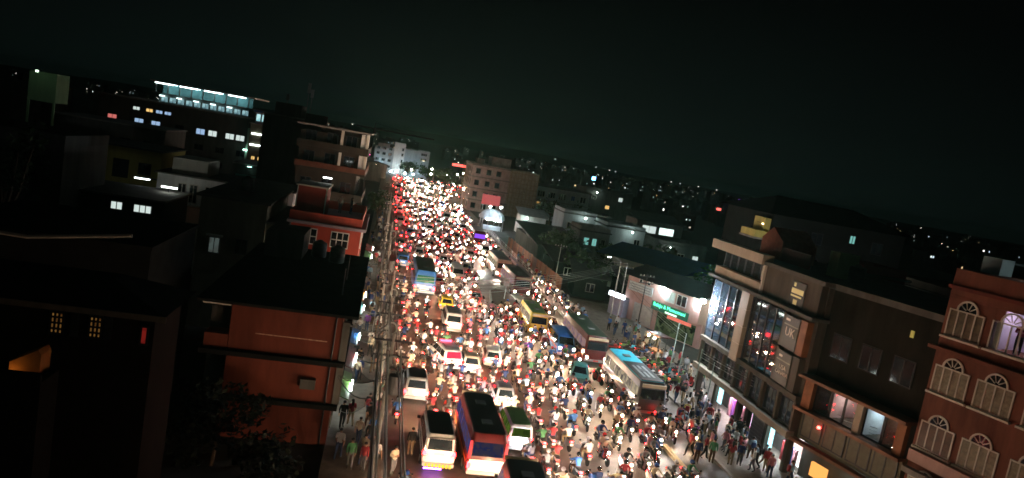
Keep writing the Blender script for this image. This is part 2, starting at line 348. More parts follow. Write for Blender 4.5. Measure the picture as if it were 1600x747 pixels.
MB().sphere((0.1,-0.3,8.42), 0.04, 8, 5).build('bulb', glow('lean_bulb', (1,0.5,0.15), 30), b.o)
# house behind it with pale eave lines
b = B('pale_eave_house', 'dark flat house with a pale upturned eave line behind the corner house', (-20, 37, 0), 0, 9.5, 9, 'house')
b.box('wall', 0.2, 9.3, 0.3, 8.7, 0, 10.1, near_black)
b.box('roof_slab', -0.5, 9.4, 0.1, 9, 10.11, 10.3, near_black)
pe = mat('grey_lime', (0.3,0.28,0.24), 0.9, 0.2, 2)
for (xa, za), (xb, zb) in (((-1,10.1),(3.9,9.95)),((3.9,9.95),(8.5,10.7))): MB().tube([(xa,-0.15,za+0.1),(xb,-0.15,zb+0.1)], 0.09, 4).build('eave', pe, b.o)
# --- olive block with one small window
b = B('olive_block', 'olive grey block with one small pale window behind the terracotta roof', (-13.6, 58.5, 0), 0, 6.4, 12)
b.box('wall', 0, 5, 0, 12, 0, 10.5, olive); b.box('roof_slab', -0.3, 5.3, -0.4, 12.3, 10.51, 10.72, darkconc)
b.box('wing', 5.01, 6.4, 0.5, 12, 0, 9.0, olive); b.box('wing_slab', 4.9, 6.7, 0.1, 12.2, 9.01, 9.2, darkconc)
b.win('front', 1.35, 6.1, 0.85, 1.3, 2, frame=greyblue, pane=room('room_dim', (0.10,0.14,0.13), (0.05,0.05,0.045), 0.6, 1.2))
b.box('window_hood', 0.75, 1.95, -0.4, -0.01, 7.5, 7.62, mat('hood_pale', (0.55,0.55,0.5), 0.8, 0.2, 2)); tank(b, 2.2, 6, 10.73)
for u in (3.4,): b.win('front', u, 6.3, 0.9, 1.2, 2, frame=darkmetal)
# --- long white block
b = B('white_block', 'long whitewashed block with dark doorways and blue panels behind the olive block', (-22, 76, 0), 0, 13.2, 8)
b.box('wall', 0, 13.2, 0, 8, 0, 9.9, white); b.box('roof_slab', -0.3, 13.4, -0.3, 8.2, 9.91, 10.05, darkconc)
for u in (2.4, 3.5, 5.0): b.win('front', u, 7.3, 0.8, 1.9, 2, frame=offwhite, name='door')
b.box('doorway', 6.6, 7.3, -0.02, -0.003, 7.6, 9.6, black); b.box('doorway', 10.3, 10.8, -0.02, -0.003, 7.8, 9.7, black)
b.box('blue_panel', 9.0, 10.2, -0.05, -0.003, 8.3, 9.75, PAINT['blue']); b.box('blue_panel', 10.85, 11.4, -0.05, -0.003, 8.4, 9.7, PAINT['blue'])
b.box('balcony_slab', 1.6, 6.2, -1.2, -0.005, 7.0, 7.15, offwhite)
for i in range(10): b.box('baluster', 1.7+i*0.48, 1.74+i*0.48, -1.15, -1.11, 7.15, 7.95, steel)
b.box('stair_head', 1.0, 4.4, 1.0, 6, 10.06, 11.6, offwhite)
b.box('tube_lamp', -2.0, -0.6, -0.3, -0.2, 9.0, 9.1, TUBE)
b.box('lamp_bracket', -2.1, 0.0, -0.2, 0.1, 9.1, 9.2, darkmetal)
# lit low rooms left of it
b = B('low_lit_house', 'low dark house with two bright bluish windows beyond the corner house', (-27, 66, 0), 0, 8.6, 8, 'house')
b.box('wall', 0, 8.6, 0, 8, 0, 8.4, near_black); b.box('roof_slab', -0.3, 8.9, -0.4, 8.3, 8.41, 8.55, darkconc)
b.win('front', 4.9, 7.2, 1.0, 0.75, 2, frame=black, pane=LW); b.win('front', 7.0, 7.2, 1.5, 0.75, 3, frame=black, pane=LW)
b.box('tube_lamp', 6.6, 8.0, 6.0, 6.1, 9.0, 9.1, glow('yard_tube', (0.95,1,0.9), 22)); b.box('lamp_post', 7.2, 7.3, 6.12, 6.2, 8.56, 9.1, darkmetal)
b.box('bulb', -1.8, -1.6, -0.5, -0.3, 6.9, 7.1, LW); b.box('bulb_bracket', -1.75, 0, -0.45, -0.35, 7.1, 7.16, darkmetal)
# --- red building with white windows and a roof terrace
b = B('red_house', 'red plastered building with white windows and a red stair head on its terrace', (-7.1, 60.3, 0), 0, 5.9, 11)
b.box('wall', 0, 5.9, 0, 11, 0, 9.25, redpaint); b.box('cornice', -0.1, 6.3, -0.45, 11.3, 9.26, 9.5, mat('mauve_trim', (0.35,0.3,0.36), 0.8, 0.2, 2))
parapet(b, 0, 5.9, -0.1, 11, 9.51, 0.75, redpaint)
b.box('stair_head', 0.0, 2.5, 3.0, 7.5, 9.52, 12.05, redpaint); b.box('stair_head_trim', -0.12, 2.62, 2.85, 7.6, 12.06, 12.18, offwhite)
for x in (0.0, 2.42): b.box('stair_head_edge', x, x+0.09, 2.95, 2.998, 9.6, 12.05, offwhite)
b.box('tube_lamp', 1.6, 2.4, 7.9, 8.0, 12.6, 12.7, TUBE); b.box('lamp_post', 1.95, 2.05, 8.0, 8.1, 9.5, 12.75, darkmetal)
b.win('front', 1.35, 7.6, 2.1, 1.35, 4, 2); b.win('front', 4.25, 7.6, 1.5, 1.35, 3, 2)
b.win('front', 1.35, 4.6, 2.1, 1.35, 4, 2); b.win('front', 4.25, 4.6, 1.5, 1.35, 3, 2)
for y in (2,5,8):
    for z in (4.6, 7.6): b.win('right', y, z, 1.6, 1.4, 3)
# --- brown and white balconied building
oldbrown = mat('old_brown_plaster', (0.045, 0.034, 0.027), 0.9, 0.4, 0.8, streak=True)
b = B('balcony_building', 'five storey brown and white building with deep balconies along the left kerb', (-10.1, 86, 0), 0, 6.9, 14)
b.box('wall', 0, 6.9, 0, 14, 0, 16.4, oldbrown)
dt = mat('dull_terracotta', (0.13,0.045,0.028), 0.85, 0.3, 1, streak=True)
for i, z in enumerate((3.0, 6.0, 9.1, 12.2, 14.6)):
    b.box('balcony_slab', -0.2, 7.9, -1.2, 13, z-0.12, z+0.12, oldbrown)
    b.box('balcony_front', -0.15, 7.88, -1.18, -1.06, z+0.125, z+0.75, (oldbrown, dt, oldbrown, dt, oldbrown)[i])
    b.box('balcony_side', 7.76, 7.88, -1.05, 12.8, z+0.125, z+0.75, (oldbrown, dt, oldbrown, dt, oldbrown)[i])
    for u in (1.2, 3.6, 5.8): b.win('front', u, z+0.35, 1.3, 1.6, 2, frame=darkmetal)
    for y in (1.5, 4.5, 7.5, 10.5): b.win('right', y, z+0.35, 1.3, 1.6, 2, frame=darkmetal)
for x in (4.6, 7.5): b.box('pillar', x, x+0.3, -1.05, -0.75, 12.4, 17.0, offwhite)
b.box('white_bay', 6.91, 7.75, -0.7, 2.5, 12.33, 16.9, white)
b.box('roof_slab', -0.4, 8.0, -1.3, 14, 17.01, 17.2, concrete); b.box('top_storey', 2.2, 6.8, 0.6, 12, 16.41, 17.0, oldbrown)
b.box('stair_head', -0.2, 2.0, 4, 9, 16.42, 18.3, darkconc)
# --- tall grey block
b = B('tall_grey_block', 'tall windowless grey block with roof antennas behind the white block', (-16.9, 101, 0), 0, 7.2, 14)
b.box('wall', 0, 7.2, 0, 14, 0, 17.3, darkconc); b.box('roof_slab', -0.2, 7.4, -0.3, 14.2, 17.31, 17.5, concrete)
b.box('stair_head', 1.0, 4.5, 2, 8, 17.51, 19.2, darkconc)
for x, h in ((4.9, 5.0), (5.4, 4.2), (2.2, 3.0)): MB().tube([(x,4,17.5),(x,4,17.5+h)], [0.06,0.03]).box(x-0.2,x+0.2,3.9,4.1,17.4+h*0.75,17.5+h).build('antenna', steel, b.o)
for z in (6, 9.5, 13): b.win('front', 6.2, z, 1.1, 1.2, 2, frame=darkmetal)
# --- hotel with a lit rooftop
b = B('lit_hotel', 'dark hotel with bluish lit rooms and a bright open rooftop storey', (-56, 152, 0), 0, 33, 18)
b.box('wall', 0, 33, 0, 18, 0, 15.3, darkconc); b.box('roof_slab', -0.3, 33.3, -0.6, 18.3, 15.31, 15.6, concrete)
b.box('rooftop_storey', 10, 27, 2.5, 16, 15.61, 17.3, mat('hotel_wall', (0.3,0.4,0.42), 0.7, 0.2, 0.5)); b.box('rooftop_roof', 8.5, 28.5, 0.5, 17, 19.45, 19.7, white)
for i in range(9): b.box('rooftop_column', 9.5+i*2.2, 9.7+i*2.2, 1.0, 1.2, 17.46, 19.44, steel)
b.box('rooftop_floor', 9, 28, 0.6, 16.5, 17.31, 17.45, concrete); b.box('rooftop_back', 10, 27.5, 4.0, 4.2, 17.46, 19.44, mat('teal_wall', (0.2,0.42,0.45), 0.7, 0.2, 1))
for i in range(4): b.box('cove_lamp', 9.4+i*4.6, 12.8+i*4.6, 0.75, 0.85, 19.2, 19.4, glow('hotel_cove', (0.8,1.0,0.97), 7))
for i in range(5): b.box('cove_lamp', 10.2+i*3.2, 11.2+i*3.2, 1.6, 1.7, 16.8, 17.0, glow('hotel_cove_low', (0.75,1.0,0.95), 4))
for i in range(4): b.box('ceiling_lamp', 11+i*4.4, 13+i*4.4, 2.6, 2.9, 19.3, 19.4, glow('hotel_ceiling', (0.6,0.95,1.0), 8))
for i in range(11):
    b.win('front', 11+i*1.55, 15.75, 1.3, 1.1, 2, frame=steel, pane=room('hotel_lounge', (0.5,0.85,0.9), (0.02,0.08,0.12), 0.8, 0.8), off=-2.45)
for u, p in ((2.6, LP), (7.5, LB), (10.6, LB), (15.0, glass), (19.0, LB), (21.3, LW), (24.6, LW), (26.6, LW)): b.win('front', u, 10.6, 1.7, 1.2, 2, frame=darkmetal, pane=p)
for u, p in ((6.8, LW), (9.2, LY), (11.0, LB), (12.6, LB)): b.win('front', u, 13.3, 1.3, 0.7, 2, frame=darkmetal, pane=p)
for u in (3, 7, 11, 15, 19, 23, 27):
    for z in (4.5, 7.5): b.win('front', u, z, 1.7, 1.2, 2, frame=darkmetal)
b.box('stair_tower', 28, 29.2, -0.8, -0.01, 5.5, 13.5, mat('pale_green', (0.4,0.55,0.45), 0.8, 0.2, 1))
b.box('tower_lamp', 27.7, 28.4, -1.4, -1.3, 9.0, 9.2, glow('tower_lamp', (0.6,1,0.85), 14))
b = B('hotel_annex', 'annex beside the lit hotel with a blue awning and amber windows', (-27, 148, 0), 0, 7.2, 12)
b.box('wall', 0, 7.2, 0, 12, 0, 14.6, olive); b.box('awning', 0.5, 7.6, -1.2, 6, 17.0, 17.3, PAINT['blue']); b.box('roof_slab', -0.2, 7.4, -0.5, 12, 14.61, 14.8, concrete)
b.box('glazed_storey', 0.6, 7.0, 0.6, 10, 14.81, 16.99, white)
for i in range(6): b.win('front', 1.2+i*1.05, 15.2, 0.9, 1.5, 1, frame=steel, pane=room('annex_room', (0.65,1.0,1.0), (0.12,0.4,0.45), 1.0, 0.9), off=-0.58)
b.box('tube_lamp', 0.4, 2.6, -0.14, -0.02, 12.6, 12.85, TUBE); b.box('tube_lamp', 0.3, 2.5, -0.14, -0.02, 10.4, 10.65, TUBE)
for u, z, p in ((4.3,11.6,LO),(5.6,11.5,LO),(4.2,9.3,glass),(5.5,9.3,LY),(3.9,7.2,LY),(5.2,7.2,LY),(2.4,7.6,LY),(1.2,7.6,LY)): b.win('front', u, z, 0.75, 0.75, 2, frame=black, pane=p)
# --- dim yellow-green house and green tower
b = B('ochre_house', 'dim ochre house with a dark doorway left of the white block', (-33, 83, 0), 0, 9.2, 9, 'house')
b.box('wall', 0, 9.2, 0, 9, 0, 11.3, yellowpaint); b.box('roof_slab', -0.3, 9.4, -0.5, 9.2, 11.31, 11.5, darkconc); b.box('doorway', 4.4, 6.0, -0.02, -0.004, 8, 10.0, black)
for u in (1.6, 7.6): b.win('front', u, 8.6, 1.3, 1.3, 2, frame=darkmetal)
MB().sphere((0.8,-0.6,9.9), 0.1, 8, 5).build('bulb', glow('ochre_bulb', (0.8,0.95,0.3), 26), b.o); MB().tube([(0.8,-0.6,10.0),(0.8,0,10.4)], 0.02).build('bulb_bracket', darkmetal, b.o)
b = B('green_stair_tower', 'narrow dim green stair tower on stilts above the dark roofs', (-37, 82, 0), 0, 2.6, 3, 'tower')
b.box('shaft', 0, 2.6, 0, 3, 14.7, 17.7, greenpaint)
for x in (0, 2.4): b.box('leg', x, x+0.2, 0, 0.2, 11, 14.69, greenpaint)
b.box('base', -3, 5, -0.5, 8, 0, 11, darkconc); b.box('tower_lamp', 1.2, 1.4, -1.5, -1.3, 17.6, 17.8, glow('tower_bulb', (0.7,1,0.7), 4)); b.box('lamp_arm', 1.25, 1.35, -1.3, 0, 17.8, 17.86, darkmetal)
b = B('grey_terrace_house', 'grey terrace house with a pale parapet below the green tower', (-33, 62, 0), 0, 8, 9, 'house')
b.box('wall', 0, 8, 0, 9, 0, 12.2, darkconc); parapet(b, 0, 8, 0, 9, 12.21, 0.9, darkconc)
for u in (2, 5.5): b.win('front', u, 9, 1.4, 1.4, 2, frame=darkmetal)
b = B('dark_back_house', 'dark narrow house between the ochre house and lit hotel', (-44, 105, 0), 0, 14, 10, 'house')
b.box('wall', 0, 14, 0, 10, 0, 12.5, darkconc); b.box('roof_slab', -0.2, 14.2, -0.3, 10.2, 12.51, 12.7, concrete)
for u, p in ((2, glass), (5, glass), (9, glass), (12, glass)): b.win('front', u, 9.5, 1.4, 1.3, 2, frame=darkmetal, pane=p)
b = B('teal_lit_house', 'dark house with a teal lit balcony in front of the hotel', (-22, 112, 0), 0, 7, 9, 'house')
b.box('wall', 0, 7, 0, 9, 0, 9.2, darkconc); b.box('roof_slab', -0.2, 7.2, -0.3, 9.2, 9.21, 9.4, concrete)
b.box('balcony_front', 0.5, 5.5, -1.0, -0.9, 7.0, 7.8, mat('teal_rail', (0.2,0.5,0.45), 0.6, 0.1, 1)); b.box('balcony_slab', 0.4, 5.6, -1.0, -0.01, 6.9, 6.99, concrete)
b.box('balcony_lamp', 2.0, 2.6, -0.8, -0.7, 9.0, 9.1, glow('teal_tube', (0.5,1,0.85), 5))

# --- far end of the road
b = B('white_lit_building', 'tall white building floodlit cool at the far end of the road', (-5.5, 305, 0), 0, 23, 16)
b.box('wall', 0, 8, 1, 16, 0, 10.5, greyblue); b.box('tower', 8.01, 12.5, 0, 16, 0, 13.5, white); b.box('wing', 12.51, 18.5, 0.6, 16, 0, 11.4, greyblue); b.box('end_block', 18.51, 23, 0.2, 16, 0, 11.8, greyblue)
for i, z in enumerate((2.2, 4.8, 7.4, 9.6)):
    for u in (1.5, 4, 6.5): b.win('front', u, z, 1.4, 1.2, 2, frame=greyblue, off=-0.99)
    b.win('front', 11.6, z+0.6, 0.9, 1.3, 1, frame=greyblue); b.win('front', 20.6, z, 2.6, 1.2, 3, frame=greyblue, off=-0.19)
b.box('roof_sign', 1, 6, 2, 2.3, 10.5, 12.2, greyblue)
for u, z, m in ((2.2,2.2,SPOTC),(10.2,1.6,SPOTW),(13.5,1.3,SPOTC),(7.5,1.2,SPOTW),(17,1.5,SPOTC)): b.box('flood_lamp', u, u+0.4, -4.2, -4.0, z, z+0.25, m)
for u in (2.4, 10.4, 13.7, 7.7, 17.2): b.box('lamp_post', u, u+0.1, -4.19, -4.01, 0, 1.15, darkmetal)
sc = empty('construction_crane', (-7, 318, 0)); tag(sc, 'dark tower crane jib over the white floodlit building', 'crane')
MB().tube([(0,0,0),(0,0,17.5)], 0.5, 4).build('mast', darkmetal, sc); MB().tube([(-8,0,17.6),(26,0,17.2)], 0.35, 4).build('jib', darkmetal, sc); MB().tube([(0,0,17.5),(0,0,20)], [0.4,0.1], 4).tube([(0,0,20),(20,0,17.4)], 0.06, 4).build('jib_tie', darkmetal, sc)
# --- scaffolded brown building
b = B('scaffolded_building', 'unfinished brown brick building wrapped in bamboo scaffolding right of the far road', (23.5, 196, 0), 0, 19, 18)
b.box('wall', 0, 10.5, 0, 18, 0, 13.2, mat('raw_brick', (0.5,0.41,0.36), 0.9, 0.35, 0.8)); b.box('netted_wing', 10.51, 19, 0.5, 18, 0, 12.9, mat('netting', (0.42,0.38,0.28), 0.95, 0.3, 1.5))
for z in (3.2, 6.4, 9.6, 12.8): b.box('floor_slab', -0.4, 10.8, -0.5, 17, z-0.15, z+0.15, concrete)
for z in (0.8, 4.0, 7.2, 10.4):
    for u in (1.6, 4.6, 7.4): b.win('front', u, z, 1.4, 1.6, 1, frame=concrete)
    for y in (2, 6, 10, 14): b.win('left', y, z, 1.4, 1.6, 1, frame=concrete)
b.box('stair_head', 5.5, 11, 4, 12, 13.21, 15.6, MATS['raw_brick']); b.box('stair_head', 1.0, 3.2, 2, 6, 13.21, 14.6, concrete)
bam = mat('bamboo', (0.32,0.24,0.13), 0.8, 0.2, 3)
for i in range(9): MB().tube([(11+i*0.98,-0.25,0),(11+i*0.98,-0.25,13.4)], 0.06, 5).build('scaffold_pole', bam, b.o)
for i in range(9): MB().tube([(10.8,-0.32,1.2+i*1.4),(19.3,-0.32,1.2+i*1.4)], 0.05, 5).build('scaffold_rail', bam, b.o)
for i in range(6): MB().tube([(-0.9,1+i*3,0),(-0.9,1+i*3,12.5)], 0.06, 5).build('scaffold_pole', bam, b.o)
for i in range(6): MB().tube([(-0.95,0.5,1.5+i*2),(-0.95,17.5,1.5+i*2)], 0.05, 5).build('scaffold_rail', bam, b.o)
# --- wide pale building
b = B('wide_pale_building', 'wide pale two tone building with blue shutters right of the scaffolding', (43.5, 203, 0), 0, 16.5, 14)
b.box('wall', 0, 16.5, 0, 14, 0, 9.6, greyblue); b.box('roof_slab', -0.5, 17, -0.8, 14.3, 9.61, 9.9, darkconc)
for u in (1.8, 5.0, 8.2): b.win('front', u, 6.6, 2.2, 1.8, 3, frame=offwhite)
b.win('front', 11.5, 6.8, 1.2, 1.5, 2, frame=offwhite, pane=mat('blue_shutter', (0.05,0.12,0.3), 0.6, 0)); b.win('front', 14.6, 6.6, 1.8, 1.8, 2, frame=offwhite)
b.win('front', 1.4, 4.2, 1.2, 0.9, 2, frame=offwhite, pane=LY); b.win('front', 8.4, 3.4, 1.6, 1.2, 2, frame=offwhite, pane=LW); b.win('front', 5, 3.6, 1.6, 1.2, 2, frame=offwhite)
b.box('ledge', -0.3, 16.8, -0.5, -0.01, 5.6, 5.8, concrete)
# --- mid distance houses on the right
def small_house(label, loc, W, D, h, m, wins, rot=0, roof='flat', rm=None, tankm=None, lamp=None):
    b = B('house', label, loc, rot, W, D, 'house')
    b.box('wall', 0, W, 0, D, 0, h, m)
    if roof == 'flat':
        b.box('roof_slab', -0.25, W+0.25, -0.4, D+0.25, h+0.01, h+0.2, rm or darkconc); parapet(b, 0, W, 0, D, h+0.21, 0.6, m)
    elif roof == 'shed':
        MB().add([(-0.5,-0.6,h+0.02),(W+0.5,-0.6,h+0.02),(W+0.5,D+0.5,h+1.4),(-0.5,D+0.5,h+1.4),(-0.5,-0.6,h+0.12),(W+0.5,-0.6,h+0.12),(W+0.5,D+0.5,h+1.5),(-0.5,D+0.5,h+1.5)],
                 [(0,3,2,1),(4,5,6,7),(0,1,5,4),(1,2,6,5),(2,3,7,6),(3,0,4,7)]).build('roof', rm or greytin, b.o)
    else:
        MB().add([(-0.5,-0.5,h),(W+0.5,-0.5,h),(W+0.5,D+0.5,h),(-0.5,D+0.5,h),(-0.5,D/2,h+1.8),(W+0.5,D/2,h+1.8)], [(0,3,2,1),(0,1,5,4),(2,3,4,5),(1,2,5),(3,0,4)]).build('roof', rm or greytin, b.o)
    for face, u, z, w, hh, p in wins: b.win(face, u, z, w, hh, 2, frame=offwhite, pane=p)
    if lamp: MB().sphere((W*lamp,-1.6,h-0.3), 0.13, 8, 6).build('porch_bulb', glow('porch_bulb', (0.8,1.0,0.9), 190), b.o); MB().tube([(W*lamp,-1.6,h-0.2),(W*lamp,0,h-0.05)], 0.025, 4).build('bulb_arm', darkmetal, b.o)
    if tankm: tank(b, W*0.6, D*0.5, h+0.21, m=tankm)
    return b
small_house('grey house with pale gable wall beside the dark garden trees', (37, 141, 0), 7, 9, 7.6, greyblue, [('front',1.6,4.6,1.3,1.3,glass),('front',4.8,4.6,1.3,1.3,glass)], lamp=0.60)
small_house('pale blank sided house above the blue tin roof', (43.5, 132, 0), 8, 8, 7.0, greyblue, [('front',6.6,4.0,1.2,1.3,glass)], lamp=0.60)
small_house('house with one teal lit room left of the pale blank house', (35.5, 122, 0), 5.6, 7, 6.4, concrete, [('front',1.4,3.9,1.0,1.4,LC),('front',2.9,3.9,0.9,1.4,LC),('front',4.5,3.9,0.8,1.4,glass)])
small_house('house with a bright white lit veranda beyond the blue roof', (57, 152, 0), 11, 8, 8.0, concrete, [('front',3,5.3,3.4,1.7,LW),('front',7.2,5.3,3.6,1.7,glow('veranda_lit',(0.8,1,0.95),1.6)),('front',3,2.0,1.5,1.4,glass)], roof='shed')
small_house('low grey house beneath the white lit veranda', (52, 126, 0), 10, 9, 5.8, darkconc, [('front',2,3.2,1.4,1.3,glass),('front',5,3.2,1.4,1.3,glass),('front',8,3.2,1.2,1.3,LW)], lamp=0.20)
small_house('dark flat house behind the scaffolded building with amber window', (64, 222, 0), 16, 12, 10.2, darkconc, [('front',3,7.5,1.6,1.2,glass),('front',8,5.0,1.4,1.2,LY),('front',12,8,1.4,1.4,LW)], lamp=0.20, tankm=black)
small_house('long dark shed roof behind the tin fence', (27.5, 118, 0), 9, 22, 3.2, darkconc, [('front',3,1.2,1.4,1.2,glass)], roof='shed', rm=greytin)
small_house('cool lit white kiosk beside the tin yard', (31.5, 158, 0), 6, 5, 4.2, white, [('front',1.2,1.4,1.2,1.8,LC),('front',3.6,1.4,1.4,1.8,LW)], lamp=0.20, roof='shed', rm=white)
small_house('low open shed with pale posts beside the white kiosk', (39, 150, 0), 9, 6, 3.4, greyblue, [('front',1.5,0.8,1.2,2,glass),('front',3.6,0.8,1.2,2,glass),('front',5.7,0.8,1.2,2,glass)], roof='shed', rm=greytin)
small_house('dark house at the edge of the garden trees', (48, 170, 0), 9, 9, 5.5, darkconc, [('front',2,3,1.4,1.4,LW),('front',6,3,1.4,1.4,glass)], lamp=0.60)
b = B('dome_stall', 'cool lit stall with rounded blue white canopy at the right kerb', (22.6, 156, 0), 0, 5, 5, 'stall')
rg = []
for j in range(7):
    a = math.pi*j/12; rg.append([(2.5+3.0*math.cos(a)*math.cos(2*math.pi*k/16), 2.5+3.0*math.cos(a)*math.sin(2*math.pi*k/16), 2.4+2.2*math.sin(a)) for k in range(16)])
MB().rings(rg).build('canopy', mat('canopy_cloth', (0.5,0.58,0.66), 0.8, 0.3, 1.2), b.o, smooth=40)
for x, y in ((0.2,0.2),(4.8,0.2),(0.2,4.8),(4.8,4.8)): b.box('pole', x-0.05, x+0.05, y-0.05, y+0.05, 0, 2.6, steel)
b.box('counter', 0.5, 4.5, 0.3, 1.0, 0, 1.0, greyblue); b.box('tube_lamp', 0.8, 4.2, -0.6, -0.5, 2.3, 2.4, glow('stall_tube', (0.75,0.9,1), 160))
for x, z in ((1.2, 5.2), (3.6, 5.4)): MB().tube([(x,-1.2,0),(x,-1.2,z)], 0.05).build('lamp_post', steel, b.o); MB().sphere((x,-1.2,z+0.1), 0.22, 10, 6).build('globe_lamp', glow('stall_globe', (0.85,0.95,1), 220), b.o)
b = B('red_hoarding', 'red lit advertising board standing behind the domed stall', (23.5, 168, 0), 0, 4.2, 0.3, 'billboard')
b.box('board', 0, 4.4, 0, 0.2, 4.6, 7.0, mat('hoarding_red', (0.7,0.12,0.13), 0.5, 0.1, 1, em=(1,0.2,0.2), es=0.3))
for x in (0.4, 3.8): b.box('post', x, x+0.14, 0.21, 0.35, 0, 6.8, steel)
# rusty tin fence along the service lane, every sheet its own
fe = empty('tin_fence', (25.2, 91, 0)); tag(fe, 'rusty corrugated tin fence along the bus bay', 'fence')
sheet = MB()
N_ = 10
pr = [(i*0.1, 0.035*(i % 2)) for i in range(N_+1)]
sheet.add([(0.0+y, x, 0.05) for x, y in pr]+[(0.0+y, x, 2.55) for x, y in pr]+[(0.03+y, x, 0.05) for x, y in pr]+[(0.03+y, x, 2.55) for x, y in pr],
          [(i+1, i, i+N_+1, i+N_+2) for i in range(N_)]+[(i+2*N_+2, i+2*N_+3, i+3*N_+4, i+3*N_+3) for i in range(N_)]+[(i+N_+1, i+3*N_+3, i+3*N_+4, i+N_+2) for i in range(N_)])
tins = [sheet.mesh('sheet', [mat('rusty_tin_%d' % k, c, 0.7, 0.45, 1.2, metal=0.15)]) for k, c in enumerate([(0.26,0.11,0.06),(0.2,0.1,0.07),(0.3,0.15,0.09),(0.16,0.11,0.09)])]
for i in range(36): put('sheet', random.choice(tins), fe, (-i*0.035+random.uniform(-0.02,0.02), i*1.02, random.uniform(-0.05,0.12)), (0,0,R(2)))
for i in range(13): MB().box(0.06,0.14,-0.04,0.04,0,2.7).build('post', darkmetal, fe, (-i*0.105, i*3.0, 0))
# divider railing
ra = empty('divider_railing', (23.25, 71, 0.34)); tag(ra, 'pale steel railing on the lane divider beside the far buses', 'railing')
for z in (0.35, 0.7, 1.0): MB().tube([(0,0,z),(0,80,z)], 0.035, 5).build('rail', steel, ra)
for i in range(33): MB().box(-0.03,0.03,-0.03,0.03,0,1.02).build('post', steel, ra, (0,i*2.5,0))
# blue roofed shed
b = B('blue_roof_shed', 'long shed with a blue tin roof and white eave board', (34.8, 106, 0), -54, 15, 12, 'shed')
b.box('wall', 0.4, 14.6, 0.5, 11.5, 0, 5.0, offwhite)
MB().add([(-0.5,-0.8,5.01),(15.5,-0.8,5.01),(15.5,12.6,5.01),(-0.5,12.6,5.01),(-0.5,5.9,6.8),(15.5,5.9,6.8)], [(0,3,2,1),(0,1,5,4),(2,3,4,5),(1,2,5),(3,0,4)]).build('roof', bluetin, b.o)
b.box('eave_board', 3, 10, -0.86, -0.81, 4.45, 5.05, white); b.box('awning', 10.2, 13, -1.6, -0.82, 4.4, 4.55, mat('pale_cyan_sheet', (0.45,0.65,0.75), 0.5, 0.1, 1))
# --- pink corner shop with green sign
b = B('pink_shop_building', 'pink plastered two storey corner building with a dark tin roof and green shop sign', (31.2, 82.5, 0), -66, 11.8, 9)
b.box('wall', 0, 11.8, 0.9, 9, 0, 2.8, pinkpaint); b.box('upper_wall', 0, 11.8, 0, 9, 2.81, 5.8, pinkpaint)
MB().add([(-0.8,-1.0,5.81),(12.6,-1.0,5.81),(12.6,9.6,5.81),(-0.8,9.6,5.81),(-0.8,3.4,7.0),(12.6,3.4,7.0)], [(0,3,2,1),(0,1,5,4),(2,3,4,5),(1,2,5),(3,0,4)]).build('roof', mat('dark_tin', (0.04,0.035,0.035), 0.7, 0.3, 1), b.o)
b.box('signboard', 0.6, 4.6, -0.28, -0.2, 4.0, 5.1, mat('pale_board', (0.55,0.62,0.62), 0.5, 0.25, 3))
for i in range(3): b.box('sign_line', 0.9, 4.3, -0.295, -0.281, 4.2+i*0.3, 4.27+i*0.3, mat('sign_grey', (0.2,0.25,0.27), 0.6, 0))
for u in (2.2, 3.6): b.win('front', u, 5.15, 0.5, 0.5, 1, frame=offwhite, pane=glass)
b.win('front', 7.2, 4.1, 1.6, 1.3, 2, frame=offwhite, pane=mat('sheet_curtain', (0.4,0.5,0.45), 0.7, 0.3, 5)); b.win('front', 9.0, 4.1, 1.5, 1.3, 2, frame=white)
b.box('signboard', 4.9, 10.6, -0.35, -0.25, 2.75, 3.75, mat('green_board', (0.02,0.2,0.12), 0.5, 0))
b.text('Balaju & Momomani', 0.62, glow('green_neon', (0.1, 1.0, 0.55), 3.2), 7.7, 3.42, off=0.36); b.box('neon_bar', 7.2, 9.0, -0.37, -0.355, 2.84, 3.02, glow('green_neon_pale', (0.6,1.0,0.75), 2.2))
b.box('lower_sign', 7.6, 11.2, -0.3, -0.22, 2.35, 2.7, mat('red_board', (0.6,0.1,0.08), 0.5, 0, em=(1,0.25,0.18), es=0.5))
b.box('shop_shutter', 1, 4.2, 0.82, 0.89, 0.1, 2.5, steel); b.box('shop_opening', 5, 11, 0.84, 0.89, 0.1, 2.4, room('shop_green', (0.4,0.5,0.25), (0.01,0.015,0.01), 0.16, 2.2))
b.box('flood_lamp', 5.9, 6.3, -0.5, -0.2, 5.35, 5.6, SPOTW); MB().sphere((13.8,1.5,5.6), 0.12, 8, 6).build('yard_bulb', glow('yard_bulb', (0.8,1,0.75), 420), b.o); MB().tube([(12.6,1.5,5.7),(13.8,1.5,5.72)], 0.03, 4).build('bulb_arm', darkmetal, b.o); b.box('flood_lamp', 11.3, 11.6, -0.4, -0.2, 4.9, 5.15, SPOTW)
b.box('white_lightbox', -2.4, 0.3, -0.5, -0.2, 2.5, 3.0, glow('lightbox', (0.85,0.92,1.0), 6)); b.box('side_shop', -2.6, -0.01, 0, 5, 0, 2.45, mat('lilac_shutter', (0.35,0.35,0.48), 0.6, 0.15, 2))
b.box('side_roof', -2.9, -0.02, -0.7, 5.3, 2.46, 2.49, greytin)
